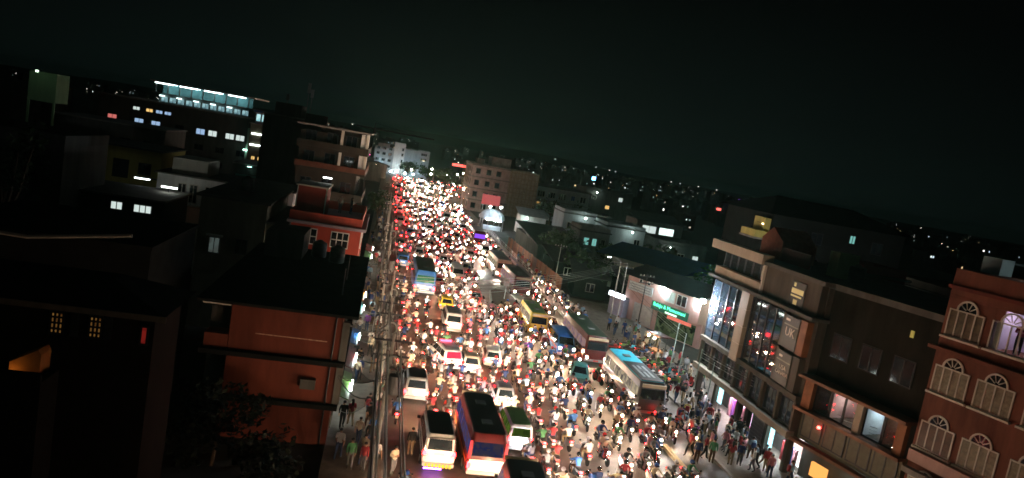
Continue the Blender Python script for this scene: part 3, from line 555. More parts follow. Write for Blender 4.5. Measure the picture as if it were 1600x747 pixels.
# --- glass fronted building
b = B('glass_front_building', 'four storey commercial building with blue tinted glass front and beige column', (28.5, 55.5, 0), -90, 14.6, 11)
b.box('wall', 0.05, 14.55, 0.35, 11, 2.62, 10.6, brownwall); b.box('ground_wall', 0.1, 14.5, 2.2, 11, 0, 2.6, darkconc)
for u in (0.1, 3.4, 7.2, 8.6, 11.4, 14.1): b.box('pillar', u, u+0.4, 0.25, 0.65, 0, 2.6, brownwall)
b.box('fascia', -0.1, 14.7, -0.25, 0.34, 2.62, 3.08, mat('fascia_cream', (0.28,0.25,0.2), 0.7, 0.25, 2))
for i in range(7): b.win('front', 1.15+i*2.05, 3.2, 1.75, 1.75, 2, frame=darkmetal, pane=tint, off=-0.33)
for i in range(8): b.box('pilaster', 0.02+i*2.05, 0.27+i*2.05, 0.02, 0.34, 3.09, 5.15, brownwall)
b.box('floor_slab', -0.1, 14.7, -0.12, 0.34, 5.16, 5.5, brownwall)
for i in range(4):
    for j in range(4): b.box('glass_panel', 0.06+i*1.3, 1.32+i*1.3, 0.2, 0.26, 5.53+j*1.22, 6.71+j*1.22, tint)
for i in range(5): b.box('mullion', -0.02+i*1.3, 0.06+i*1.3, 0.14, 0.3, 5.51, 10.4, darkmetal)
for i in range(4): b.box('column_panel', 5.34, 6.5, -0.2, 0.3, 5.2+i*1.36, 6.53+i*1.36, beige)
for i in range(4):
    for j in range(4): b.box('glass_panel', 6.62+i*1.13, 7.7+i*1.13, 0.2, 0.26, 5.53+j*1.22, 6.71+j*1.22, tint)
for i in range(5): b.box('mullion', 6.54+i*1.13, 6.62+i*1.13, 0.14, 0.3, 5.51, 10.4, darkmetal)
for z in (5.55, 8.05):
    b.box('billboard', 11.55, 13.3, -0.1, 0.0, z+0.05, z+2.25, mat('billboard_dark', (0.05,0.05,0.04), 0.5, 0.1, 2)); b.box('pilaster', 13.45, 14.2, -0.12, 0.34, z, z+2.35, orangecl if z > 8 else brownwall); b.box('pilaster', 11.15, 11.45, 0.0, 0.34, z, z+2.35, brownwall)
    b.box('billboard_stripe', 11.6, 13.25, -0.115, -0.102, z+1.6, z+1.68, mat('stripe_pale', (0.3,0.3,0.22), 0.6, 0))
sgn = mat('sign_cream', (0.7,0.6,0.5), 0.6, 0, em=(0.9,0.7,0.55), es=0.06)
b.text('UK', 0.85, sgn, 12.45, 9.2, off=0.125); b.box('billboard_mark', 11.7, 12.2, -0.115, -0.102, 9.95, 10.1, sgn); b.box('billboard_mark', 11.8, 12.2, -0.115, -0.102, 7.4, 7.55, sgn); b.text('USA', 0.45, sgn, 12.5, 6.75, off=0.125); b.text('CANADA', 0.36, sgn, 12.5, 6.35, off=0.125)
b.box('top_slab', -0.35, 14.9, -0.4, 0.9, 10.62, 10.86, darkconc)
b.box('top_wall', 0, 14.6, 0.6, 11, 10.87, 13.0, brownwall); b.box('top_spandrel', -0.1, 7.3, 0.0, 0.59, 10.87, 11.6, beige); b.box('top_face', 7.6, 14.5, 0.1, 0.59, 10.87, 13.0, brownwall)
for i in range(6): b.win('front', 0.65+i*1.2, 11.65, 1.1, 1.25, 1, 1, frame=darkmetal, pane=(tint if i != 5 else mat('pale_curtain', (0.5,0.55,0.5), 0.8, 0.1, 2)), off=-0.58)
b.box('white_edge', 7.35, 7.5, -0.05, 0.59, 10.87, 13.0, offwhite); b.box('parapet_fascia', -1.0, 7.4, -0.3, 0.62, 13.01, 13.75, beige); b.box('roof_edge', 7.41, 15, -0.1, 0.62, 13.01, 13.3, darkconc); b.box('roof_slab', -0.2, 15, 0.63, 11.2, 13.01, 13.2, darkconc)
b.box('small_sign', 11.2, 12.9, 0.04, 0.09, 11.0, 12.7, black); ys = mat('sign_yellow', (0.75,0.68,0.3), 0.6, 0, em=(1,0.9,0.45), es=0.12)
b.box('small_sign_band', 11.35, 12.75, 0.02, 0.038, 11.85, 12.2, ys); b.box('small_sign_band', 11.35, 12.6, 0.02, 0.038, 11.62, 11.74, ys); b.box('small_sign_mark', 11.5, 11.75, 0.02, 0.038, 12.32, 12.58, ys); b.box('small_sign_mark', 11.75, 12.2, 0.02, 0.038, 11.1, 11.45, ys)
# rooftop red shed, green tank room
MB().add([(1.0,3.0,13.21),(4.2,3.0,13.21),(4.2,6,13.21),(1,6,13.21),(1,3,14.7),(4.2,3,14.7),(4.2,6,14.7),(1,6,14.7),(2.4,3,15.7),(2.4,6,15.7)], [(0,3,2,1),(0,1,5,8,4),(1,2,6,5),(2,3,7,9,6),(3,0,4,7),(4,8,9,7),(8,5,6,9)]).build('roof_shed', mat('brick_wall', (0.4,0.12,0.07), 0.9, 0.35, 2.5), b.o)
b.box('roof_wall', 4.21, 8.0, 3.1, 3.3, 13.21, 14.3, mat('red_tin', (0.22,0.03,0.02), 0.6, 0.2, 1)); b.box('green_room', 9.5, 10.6, 3.6, 5.2, 13.21, 15.0, mat('pale_green_wall', (0.32,0.5,0.26), 0.8, 0.15, 2)); tank(b, 11.6, 4.5, 13.2)
# shops under it
pinkr = room('shop_pink', (1.0,0.12,0.4), (0.5,0.85,1.0), 2.4, 1.4); whiter = room('shop_white', (0.8,0.95,1.0), (0.6,0.4,0.35), 2.4, 1.8)
b.box('shop_back', 3.9, 6.9, 2.1, 2.19, 0.1, 2.4, pinkr); b.box('shop_back', 11.9, 14.0, 2.1, 2.19, 0.1, 2.4, whiter)
b.box('shop_tube', 4.2, 6.6, 0.9, 1.0, 2.42, 2.5, glow('shop_tube_pink', (1,0.85,0.95), 330)); b.box('shop_tube', 12.1, 13.8, 0.9, 1.0, 2.42, 2.5, glow('shop_tube_white', (0.85,0.95,1), 380))
b.box('light_panel', 3.85, 4.5, 0.5, 0.56, 1.0, 2.5, glow('cyan_panel', (0.45,0.9,1), 2.2)); b.box('light_panel', 11.85, 12.3, 0.5, 0.56, 0.5, 2.4, glow('cyan_panel', (0.45,0.9,1), 2.2))
for u0 in (9.05,):
    for i in range(9): b.box('shutter_slat', u0, u0+2.3, 0.66, 0.7, 0.1+i*0.27, 0.35+i*0.27, steel)
for i in range(4): b.box('display_rack', 12.2+i*0.45, 12.5+i*0.45, 1.4, 1.6, 0.1, 1.5, SH[('red','white','blue','pink')[i]])
for i in range(5): b.box('display_rack', 4.2+i*0.5, 4.55+i*0.5, 1.4, 1.6, 0.1, 1.6, SH[('pink','purple','red','white','pink')[i]])
b.box('corner_lamp', -0.35, -0.05, -0.6, -0.3, 8.2, 8.45, glow('corner_flood', (0.9,0.97,1.0), 3800)); b.box('lamp_arm', -0.25, -0.15, -0.28, 0.3, 8.46, 8.52, darkmetal)
# --- low building with lit upstairs rooms
b = B('lit_rooms_building', 'dark building with orange pillars and bright upstairs rooms beside the glass front', (28.7, 40.7, 0), -76, 7.4, 10)
b.box('ground_wall', 0, 7.4, 1.2, 10, 0, 2.8, darkconc); b.box('wall', 0, 7.4, 3.31, 10, 4.95, 6.9, darkconc); b.box('end_wall', 0.0, 0.04, 0.35, 3.3, 4.95, 6.9, darkconc); b.box('end_wall', 7.36, 7.4, 0.35, 3.3, 4.95, 6.9, darkconc); b.box('upper_wall', 0, 7.4, 0.8, 10, 6.91, 12.9, mat('near_black_wall', (0.022,0.02,0.016), 1.0, 0.45, 0.8, streak=True, spec=0.05))  # upper wall coloured near-black so it looks unlit
b.box('roof_slab', -0.3, 7.7, 0.4, 10.3, 12.91, 13.3, darkconc); b.box('lower_roof', -0.2, 7.6, -0.5, 0.79, 6.91, 7.1, tin)
b.box('middle_wall', 0, 7.4, 0.4, 10, 2.81, 4.94, olive)
for i in range(4): b.win('front', 1.0+i*1.8, 3.05, 1.6, 1.6, 2, frame=darkmetal, pane=mat('dim_shutter', (0.14,0.13,0.09), 0.7, 0.3, 3), off=-0.39)
b.box('floor_slab', -0.2, 7.6, -0.4, 0.34, 4.75, 4.94, tin); b.box('fascia', -0.1, 7.5, -0.2, 0.3, 2.6, 2.8, tin)
clearm = bpy.data.materials.new('clear_glass'); clearm.use_nodes = True; MATS['clear_glass'] = clearm
_n, _l = clearm.node_tree.nodes, clearm.node_tree.links; _n.clear()
_t = _n.new('ShaderNodeBsdfTransparent'); _t.inputs['Color'].default_value = (0.9, 0.94, 0.93, 1); _g = _n.new('ShaderNodeBsdfGlossy'); _g.inputs['Roughness'].default_value = 0.03
_mx = _n.new('ShaderNodeMixShader'); _mx.inputs[0].default_value = 0.06; _o = _n.new('ShaderNodeOutputMaterial')
_l.new(_t.outputs[0], _mx.inputs[1]); _l.new(_g.outputs[0], _mx.inputs[2]); _l.new(_mx.outputs[0], _o.inputs['Surface'])
roomw = mat('room_wall', (0.62,0.66,0.68), 0.8, 0.15, 2); roomp = mat('room_wall_pink', (0.62,0.45,0.45), 0.8, 0.15, 2)
for x0, x1, mw, lc, ls in ((0.76,2.0,darkconc,None,0),(2.01,4.04,roomp,(1,0.86,0.8),38),(4.51,5.85,roomw,(0.75,0.9,1.0),55),(5.86,6.84,mat('brick_inside', (0.3,0.16,0.13), 0.9, 0.4, 6),(1,0.8,0.7),16)):
    b.box('room_floor', x0, x1, 0.35, 3.2, 4.951, 5.0, brownwall); b.box('room_back', x0, x1, 3.21, 3.3, 4.951, 6.9, mw); b.box('room_partition', x0-0.004, x0+0.04, 0.36, 3.2, 5.01, 6.89, mw); b.box('room_ceiling', x0, x1, 0.36, 3.2, 6.8, 6.88, mw)
    if lc: b.box('ceiling_lamp', x0+0.3, x1-0.3, 1.4, 1.6, 6.72, 6.78, glow('room_lamp_%d' % int(ls), lc, ls))
for x, z, w, h_, c in ((2.2,5.01,0.5,0.9,'red'),(2.9,5.01,0.4,0.7,'white'),(3.5,5.01,0.45,1.1,'blue'),(4.7,5.01,0.6,0.75,'grey'),(2.5,6.0,0.5,0.4,'pink'),(3.3,6.0,0.5,0.4,'cream'),(4.8,6.1,0.35,0.4,'navy')): b.box('cabinet', x, x+w, 2.6, 3.1, z, z+h_, SH[c])
for u, w in ((1.38,1.2),(2.55,1.0),(3.53,0.95),(5.18,1.3),(6.35,0.95)): b.win('front', u, 5.01, w, 1.8, 1, 1, frame=black, pane=clearm, off=-0.33)
b.box('pillar', 0.05, 0.75, -0.02, 0.34, 4.95, 6.9, orangecl); b.box('pillar', 4.05, 4.5, 0.02, 0.34, 4.95, 6.9, beige); b.box('pillar', 6.85, 7.4, -0.02, 0.34, 4.95, 6.9, orangecl)
for i in range(3): b.win('front', 1.4+i*2.2, 8.6, 1.4, 1.6, 2, frame=black, off=-0.79)
b.box('yellow_window', 5.75, 5.95, 0.72, 0.79, 11.5, 11.9, mat('dim_yellow', (0.5,0.45,0.1), 0.6, 0, em=(1,0.85,0.2), es=0.18))
b.box('orange_lightbox', 1.7, 2.9, 0.2, 0.4, 1.0, 1.9, glow('orange_box', (1,0.42,0.1), 1.3)); b.box('red_lamp', 1.6, 1.75, 0.1, 0.25, 4.1, 4.25, glow('red_led', (1,0.05,0.04), 20)); b.box('shop_lamp', 4.6, 5.0, 0.3, 0.5, 1.3, 1.6, glow('shop_flood', (0.9,1,0.85), 30))
# --- red building with arched windows
b = B('arched_window_building', 'brick red building with rows of white arched windows at the edge of the road', (30.7, 33.1, 0), -76, 11, 12)
b.box('wall', 0, 11, 0, 12, 0, 12.34, brickred); b.box('wall_pier', 0, 2.54, 0, 12, 12.35, 14.44, brickred); b.box('wall_pier', 4.36, 11, 0, 12, 12.35, 14.44, brickred); b.box('upper_wall', 0, 11, 0, 12, 14.45, 14.6, brickred)
lil = mat('lilac_wall', (0.6,0.5,0.66), 0.8, 0.1, 2); b.box('room_back', 2.55, 4.35, 2.4, 2.5, 12.35, 14.44, lil); b.box('room_side', 2.541, 2.56, 0.1, 2.39, 12.35, 14.44, lil); b.box('room_side', 4.34, 4.359, 0.1, 2.39, 12.35, 14.44, lil)
b.box('ceiling_lamp', 3.0, 3.9, 1.2, 1.4, 14.34, 14.4, glow('lilac_lamp', (0.95,0.85,1.0), 42)); b.box('curtain', 2.58, 2.85, 0.2, 0.26, 12.4, 14.2, SH['white']); b.box('spandrel', 2.55, 2.96, 0.0, 0.1, 13.87, 14.44, brickred); b.box('spandrel', 3.94, 4.35, 0.0, 0.1, 13.87, 14.44, brickred)
b.box('parapet_wall', 0, 11, -0.02, 12.02, 14.61, 16.0, brickred); b.box('cornice', -0.12, 11.1, -0.15, -0.03, 14.9, 15.1, mat('dark_red_trim', (0.14,0.03,0.02), 0.8, 0.2, 2))
b.box('ledge', -0.3, 11.2, -0.35, -0.01, 11.5, 11.68, brickred); b.box('sill_band', 0.2, 6.6, -0.5, -0.01, 5.2, 5.85, pinkpaint)
def arch_window(u, z, lit=None, w=1.9, h=1.5):
    o = b.win('front', u, z, w, h, 4, 1, frame=offwhite, pane=lit or random.choice([mat('curtained_glass', (0.13,0.105,0.065), 0.3, 0.6, 3, spec=0.7), mat('curtained_dark', (0.03,0.028,0.02), 0.15, 0.5, 2, spec=0.8), mat('curtained_pale', (0.22,0.19,0.13), 0.4, 0.5, 4), mat('curtained_brown', (0.09,0.05,0.03), 0.3, 0.6, 2)]))
    MB().box(-w/2-0.12, w/2+0.12, -0.2, -0.01, -0.12, -0.01).build('sill', offwhite, o)
    q = MB(); r = 0.5; n = 10
    for k in range(n):
        a0, a1 = math.pi*k/n, math.pi*(k+1)/n
        pts = [(rr*math.cos(a), y, rr*math.sin(a)) for a in (a0, a1) for rr in (r, r+0.09) for y in (-0.07, 0.02)]
        q.add(pts, [(0,2,6,4),(1,5,7,3),(2,3,7,6),(0,4,5,1)])
    for k in range(1, 5):
        a = math.pi*k/5; q.tube([(0.12*math.cos(a),-0.03,0.12*math.sin(a)),(r*math.cos(a),-0.03,r*math.sin(a))], 0.03, 4)
    q.build('fanlight', offwhite, o, (0,0,h))
    MB().add([(r*math.cos(math.pi*k/12), -0.012, r*math.sin(math.pi*k/12)) for k in range(13)]+[(0,0.01,0)], [tuple(range(13))]).build('fanlight_pane', lit or glass, o, (0,0,h))
for row, z in enumerate((12.35, 9.2, 6.0, 2.8)):
    for k, u in enumerate((1.15, 3.45, 5.9, 8.6)): arch_window(u, z, MATS['clear_glass'] if (row == 0 and k == 1) else None)
b.box('porch_roof', 0.3, 7.0, -0.9, -0.51, 4.6, 4.9, concrete); b.box('corner_pilaster', 7.0, 7.35, -0.2, -0.01, 0, 14.2, brickred)
b.box('rooftop_tank', 0.3, 1.3, 1.5, 2.6, 16.02, 16.9, mat('pale_tank', (0.4,0.55,0.58), 0.5, 0.1, 1)); b.box('tube_lamp', 2.0, 2.9, 2.5, 2.6, 16.75, 16.83, TUBE); b.box('lamp_rail', 1.3, 6, 2.62, 2.7, 16.7, 16.8, steel); b.box('tube_lamp', 4.0, 4.5, 2.5, 2.6, 16.75, 16.83, TUBE)
b.box('lamp_stand', 5.9, 6, 2.62, 2.7, 16.02, 16.69, steel)
# --- big dark building behind the glass front
b = B('dark_hipped_building', 'large dark building with a hipped roof and one teal window behind the glass front', (43.5, 74, 0), -4, 17, 14)
b.box('wall', 0.3, 16.7, 0.5, 13.5, 0, 16.2, near_black)
MB().add([(-0.6,-0.6,16.21),(17.6,-0.6,16.21),(17.6,14.6,16.21),(-0.6,14.6,16.21),(3,6,18.4),(13,6,18.2)], [(0,3,2,1),(0,1,5,4),(2,3,4,5),(1,2,5),(3,0,4)]).build('roof', near_black, b.o)
b.box('balcony', -1.6, 0.28, 0.2, 4, 13.3, 14.1, yellowpaint); b.box('balcony_room', -0.4, 0.29, 0.8, 3.6, 14.11, 15.6, yellowpaint); b.box('balcony_slab', -1.7, 0.28, 0.1, 4.1, 13.1, 13.29, concrete)
b.win('front', 10.3, 14.3, 0.75, 1.0, 2, frame=black, pane=LC, off=-0.49)
for u in (3, 6, 13.5):
    for z in (10.5, 13.5): b.win('front', u, z, 1.4, 1.4, 2, frame=darkmetal, off=-0.49)
b.box('balcony_lamp', -1.4, -1.25, -0.7, -0.55, 14.9, 15.0, glow('balcony_bulb', (1,0.85,0.4), 12)); b.box('lamp_arm', -1.35, -1.3, -0.55, 0.8, 15.01, 15.05, darkmetal)
small_house('maroon tin roofed hut on the roofs behind the glass front', (38, 50, 0), 4, 4, 13.2, mat('maroon_wall', (0.2,0.04,0.05), 0.8, 0.2, 1), [])
small_house('dark terrace house between the hipped building and the red building', (44, 46, 0), 9, 9, 12.6, darkconc, [('front',3,10,1.4,1.4,glass)])

for i, (x, y, w, d, h, lab) in enumerate(((27.6,93,4.5,6,2.9,'low tin hut just behind the near end of the tin fence'),(33.5,90,5,6,3.1,'low tin hut between the pink building and the yard trees'),(27.2,104,4.5,7,2.8,'low tin hut behind the middle of the tin fence'))):
    small_house(lab, (x, y, 0), w, d, h, near_black, [('front', w*0.5, 0.9, 1.2, 1.2, glass)], rot=-8+i*5, roof='shed', rm=mat('dark_shed_tin', (0.05,0.05,0.052), 0.7, 0.4, 1.2))  # huts get dark grey tin roofs
# ------------------------------------------------------------------ distant town
hillm = mat('hill_dark', (0.02, 0.026, 0.022), 1, 0.3, 0.002)
hv, hf = [], []
random.seed(3)
NX = 60
def hill_h(i): 
    x = -2600+5200*i/NX
    return 55+45*math.sin(x*0.0017+1.2)+28*math.sin(x*0.0041)+12*math.sin(x*0.011)
for i in range(NX+1):
    x = -2600+5200*i/NX; hv += [(x, 2500, -1), (x*1.1, 3300, max(8, hill_h(i)*0.28)), (x*1.3, 4600, -1)]
for i in range(NX):
    for j in range(2): a = i*3+j; hf.append((a, a+3, a+4, a+1))
kind(MB().add(hv, hf).build('hills', hillm, smooth=60), 'structure')
def far_house_mesh(W, D, h, seed):
    def fn():
        q = MB(); q.box(0,W,0,D,0,h); q.box(-0.3,W+0.3,-0.4,D+0.3,h+0.02,h+0.25); q.box(W*0.2,W*0.55,D*0.3,D*0.7,h+0.26,h+2.0); return q.mesh('house', [darkconc])
    return cached(('far', W, D, h, seed), fn)
farm = [glow('far_lit_%d' % i, c, s) for i, (c, s) in enumerate([((0.85,1,0.95),1.2),((1,0.95,0.85),2.2),((1,0.7,0.35),1.0),((0.7,0.9,1),1.2),((1,0.9,0.7),0.7),((0.6,0.9,0.8),0.4)])]
random.seed(21)
fw = MB().box(-0.75, 0.75, -0.06, 0, 0, 1.1).mesh('window', [black])
farp = {}
def far_pane(w, h, m): return cached(('fp', w, h, m.name), lambda: MB().box(-w/2, w/2, -0.1, -0.065, 0.06, h).mesh('pane', [m]))
nfar = 0
occupied = [(20,48,190,225), (42,62,195,225), (62,84,215,240), (-10,25,295,325)]
for i in range(290):
    for tries in range(20):
        y = random.uniform(235, 1250) if i > 30 else random.uniform(235, 420)
        az = random.uniform(R(-27), R(47)) if random.random() < 0.6 else R(random.gauss(21, 6)); x = y*math.tan(az)
        if abs(x-12) < 15 and y < 330: continue
        if any(a-8 < x < b_+4 and c-8 < y < d+4 for a, b_, c, d in occupied): continue
        break
    else: continue
    W, D = random.choice([(8,9),(10,10),(12,9),(7,8)]); h = random.choice([6.2,7.5,9.0,9.0,10.5,11.5]) if y > 330 else random.choice([5,6.2,7.5])
    o = empty('distant_house', (x, y, 0), R(random.uniform(-25, 25)))
    put('wall', far_house_mesh(W, D, h, 0), o); occupied.append((x, x+W, y, y+D)); nfar += 1
    side = 'left of the road' if x < 0 else 'beyond the scaffolding' if az < R(14) else 'beyond the blue roof' if az < R(26) else 'above the glass front' if az < R(36) else 'above the arched window building'
    k = random.choice([0,1,1,1,2,2,3]) if az > R(5) or y > 300 else random.choice([0,0,0,1])
    for j in range(k):
        u, z = random.uniform(1.2, W-1.2), random.choice([h-2.2, h-2.2, h-5])
        wo_ = put('window', fw, o, (u, -0.002, z)); put('pane', far_pane(random.choice([0.4,0.5,0.9]), random.choice([0.6,0.95]), random.choice(farm)), wo_)
    tag(o, '%s distant house with %s, %s' % ({6.2:'low',5:'very low',7.5:'squat',9.0:'mid height',10.5:'tall',11.5:'very tall'}[h], ('no lit window','one lit window','two lit windows','three lit windows')[k], side), 'house', 'houses of the distant town')
    if random.random() < 0.4:
        MB().tube([(W*0.1,-0.6,h-1.0),(W*0.1,-0.6,h-0.4)], 0.03, 4).build('lamp_arm', darkmetal, o) if y < 400 else None
        r_ = 0.05+y*0.00004
        put('lamp', cached(('fl', round(r_,2), i % 4), lambda: MB().sphere((0,0,0), r_, 8, 5).mesh('lamp', [glow('far_lamp_%d' % (i % 4), ((0.85,1,0.92),(1,0.9,0.75),(0.9,0.95,1),(1,0.6,0.25))[i % 4], 16)])), o, (W*random.random(), -0.6, h-0.4))
# signs and hillside houses
for (x, y, z, w, h_, c, s, lab) in ((174.8, 330, 11.7, 2.6, 2.6, (0.4,0.12,1.0), 1.6, 'small violet lit roof sign over the dark town'), (71.1, 240, 13.2, 1.2, 1.2, (0.12,0.4,1.0), 14, 'round blue lit roof sign beyond the pale building'), (164.2, 330, 7.2, 2.2, 1.1, (1,0.1,0.08), 3, 'red lit sign among the distant houses'), (30.1, 300, 8.0, 6, 1.0, (1,0.1,0.2), 3, 'red strip sign left of the scaffolded building'), (-3.0, 118, 13.5, 0.5, 0.5, (1,0.1,0.5), 14, 'pink lamp sign over the balcony building')):
    o = empty('lit_sign', (x, y, 0)); tag(o, lab, 'sign')
    MB().box(-w/2, w/2, -0.1, 0.1, z, z+h_).build('face', glow('sign_%s' % lab.split()[0], c, s), o); MB().box(-0.08, 0.08, 0.11, 0.3, 0, z+h_).build('post', darkmetal, o)
for i, (az, yy) in enumerate(((16.5,3000),(17.6,3080),(18.1,2950),(22.5,3050),(23.2,2980),(24.6,3020),(13.2,2900),(26,3000),(30,2950),(-3,3050))):
    x = yy*math.tan(R(az)); ii = (x/1.06/5200+0.5)*NX; hh = max(8, hill_h(ii)*0.28)*(yy-2500)/800
    o = empty('hillside_house', (x, yy, hh)); tag(o, 'tiny lit house on the dark hillside', 'house', 'lit houses on the hillside')
    MB().box(-6, 6, 0, 9, -6, 7).build('wall', darkconc, o); MB().box(-2.2, 2.2, -0.5, -0.1, 2, 5).build('window', farm[i % 2], o)

# ------------------------------------------------------------------ trees
def tree(label, loc, h, cr_, m, n=900, seed=1, flat=0.8, leaf=0.28):
    rnd = random.Random(seed); o = empty('tree', loc); tag(o, label, 'tree')
    t = MB(); t.tube([(0,0,0),(0.1,0.05,h*0.3),(0,0.1,h*0.62)], [0.05*h*0.6,0.04*h*0.6,0.02*h*0.6], 7)
    tips = []
    for k in range(7):
        a = k*0.9+rnd.random(); e = (cr_*0.6*math.cos(a), cr_*0.6*math.sin(a), h*rnd.uniform(0.6,0.9)); t.tube([(0,0.05,h*0.42),(e[0]*0.5,e[1]*0.5,h*0.58),e], [0.016*h,0.01*h,0.004*h], 5); tips.append(e)
    t.build('trunk', bark, o)
    q = MB(); cl = [(rnd.gauss(0,cr_*0.42), rnd.gauss(0,cr_*0.42), h*0.68+rnd.gauss(0,cr_*0.3*flat), cr_*rnd.uniform(0.22,0.42)) for _ in range(16)]
    cl += [(e[0],e[1],e[2],cr_*0.3) for e in tips]
    for k in range(n):
        c = rnd.choice(cl); d = Vector((rnd.gauss(0,1),rnd.gauss(0,1),rnd.gauss(0,1))).normalized()*c[3]*rnd.uniform(0.55,1.0)
        p = Vector(c[:3])+d; s_ = leaf*rnd.uniform(0.6,1.3)
        a = Vector((rnd.gauss(0,1),rnd.gauss(0,1),rnd.gauss(0,0.6))).normalized(); bb = a.cross(Vector((rnd.random(),rnd.random(),1))).normalized()
        q.add([p-a*s_, p+bb*s_*0.5, p+a*s_, p-bb*s_*0.5], [(0,1,2,3)])
    q.build('crown', m, o); return o
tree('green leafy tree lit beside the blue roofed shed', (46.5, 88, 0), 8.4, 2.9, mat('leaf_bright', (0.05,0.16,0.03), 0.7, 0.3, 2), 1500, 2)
tree('dark bushy tree below the terracotta wall', (-6.3, 35.6, 0), 3.9, 2.7, mat('leaf_unlit', (0.008,0.013,0.006), 0.9, 0.3, 2), 1600, 3, leaf=0.2)  # leaf colour blackened for foliage that no light reaches
tree('dark low tree beside the near corner house', (-3.4, 33.2, 0), 2.4, 2.0, MATS['leaf_unlit'], 1200, 4, leaf=0.2)
tree('dark tree before the far road beside the scaffolding', (19.6, 232, 0), 9, 4.2, leafd, 900, 5, leaf=0.5)
tree('second dark tree at the far road end before the floodlit building', (9, 292, 0), 6.5, 4.0, leafd, 700, 6, leaf=0.55)
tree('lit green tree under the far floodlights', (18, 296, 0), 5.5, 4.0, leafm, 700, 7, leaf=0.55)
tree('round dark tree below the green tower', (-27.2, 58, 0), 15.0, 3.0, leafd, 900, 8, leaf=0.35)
tree('dark garden tree beside the scaffolded building', (45, 186, 0), 7, 4.2, leafd, 900, 9, leaf=0.45)
tree('dark garden tree before the wide pale building', (52, 190, 0), 6, 3.8, leafd, 800, 10, leaf=0.45)
tree('dark yard tree behind the tin fence', (30.2, 112, 0), 5.6, 3.4, leafd, 1000, 11, leaf=0.35)
tree('leafy yard tree beside the blue roofed shed wall', (30, 101, 0), 5.0, 2.8, leafd, 900, 12, leaf=0.3)
tree('dark yard tree beside the near tin hut', (32.2, 96.5, 0), 5.4, 2.6, leafd, 1000, 21, leaf=0.3)
tree('dark spreading tree behind the lamp pole', (35.5, 87.5, 0), 6.0, 2.8, leafd, 1000, 22, leaf=0.3)
tree('dark tree behind the farthest tin hut', (31.8, 118, 0), 6.5, 3.2, leafd, 1000, 23, leaf=0.35)
tree('dark tree before the teal lit room', (38.5, 113, 0), 5.6, 2.8, leafd, 900, 24, leaf=0.35)
tree('dark tree left of the blue roofed shed', (50, 118, 0), 6.5, 3.2, leafd, 800, 13, leaf=0.35)
tree('tree at the left kerb by the balconied building', (-0.2, 128, 0), 7.5, 2.6, leafd, 800, 14, leaf=0.3)

# ------------------------------------------------------------------ people
def skin_body(name, joints, bones, fingers=True):
    """joints: name -> (co, rx, ry); bones: (a, b, region); one continuous skinned surface"""
    names = list(joints); me = bpy.data.meshes.new(name)
    me.from_pydata([joints[n][0] for n in names], [(names.index(a), names.index(b_)) for a, b_, _ in bones], [])
    ob = bpy.data.objects.new(name, me); COL.objects.link(ob)
    ob.modifiers.new('skin', 'SKIN'); ob.modifiers.new('sub', 'SUBSURF').levels = 1
    for i, n in enumerate(names):
        sv = me.skin_vertices[0].data[i]; sv.radius = joints[n][1:]; sv.use_root = (n == 'pelvis')
    ev = ob.evaluated_get(bpy.context.evaluated_depsgraph_get()); m2 = bpy.data.meshes.new_from_object(ev)
    q = MB(); q.v = [tuple(v.co) for v in m2.vertices]
    segs = [(Vector(joints[a][0]), Vector(joints[b_][0]), reg) for a, b_, reg in bones]
    for p in m2.polygons:
        c = p.center; best, br = 1e9, 0
        for a, b_, reg in segs:
            d = b_-a; t = max(0, min(1, (c-a).dot(d)/max(d.length_squared, 1e-9))); dd = (a+d*t-c).length
            if dd < best: best, br = dd, reg
        q.f.append(tuple(p.vertices)); q.m.append(br)
    bpy.data.objects.remove(ob); bpy.data.meshes.remove(m2)
    for s_, side in ((-1, 'l'), (1, 'r')):
        w = Vector(joints['wrist_'+side][0]); h = Vector(joints['hand_'+side][0]); d = (h-w).normalized()
        lat = d.cross(Vector((s_, 0.2, 0.1))).normalized(); cur = d.cross(lat).normalized()*s_
        for k, ln in enumerate((0.075, 0.085, 0.08, 0.062)):
            p0 = h+lat*(k-1.5)*0.02; q.tube([p0, p0+d*ln*0.55-cur*0.006, p0+d*ln-cur*0.026], [0.0095, 0.009, 0.007], 5, 2)
        p0 = w+(h-w)*0.55+lat*0.03; q.tube([p0, p0+lat*0.03+d*0.025, p0+lat*0.035+d*0.06-cur*0.012], [0.011, 0.010, 0.008], 5, 2)
    hd = Vector(joints['head'][0]); fw_ = Vector((0, 1, 0))
    q.tube([hd+Vector((0,0.085,0.0)), hd+Vector((0,0.112,-0.022)), hd+Vector((0,0.09,-0.032))], [0.008,0.014,0.008], 5, 2)
    for s_ in (-1, 1): q.tube([hd+Vector((s_*0.078,-0.005,-0.02)), hd+Vector((s_*0.094,-0.012,0.0)), hd+Vector((s_*0.08,-0.005,0.022))], [0.012,0.016,0.01], 5, 2)
    for s_ in (-1, 1): q.sphere((hd.x+s_*0.031, hd.y+0.083, hd.z+0.004), 0.010, 6, 4, 3)
    q.box(hd.x-0.024, hd.x+0.024, hd.y+0.07, hd.y+0.090, hd.z-0.062, hd.z-0.054, 0)
    return q.mesh(name, [SH['grey'], TROUS['denim'], skinm, shoe], smooth=70)
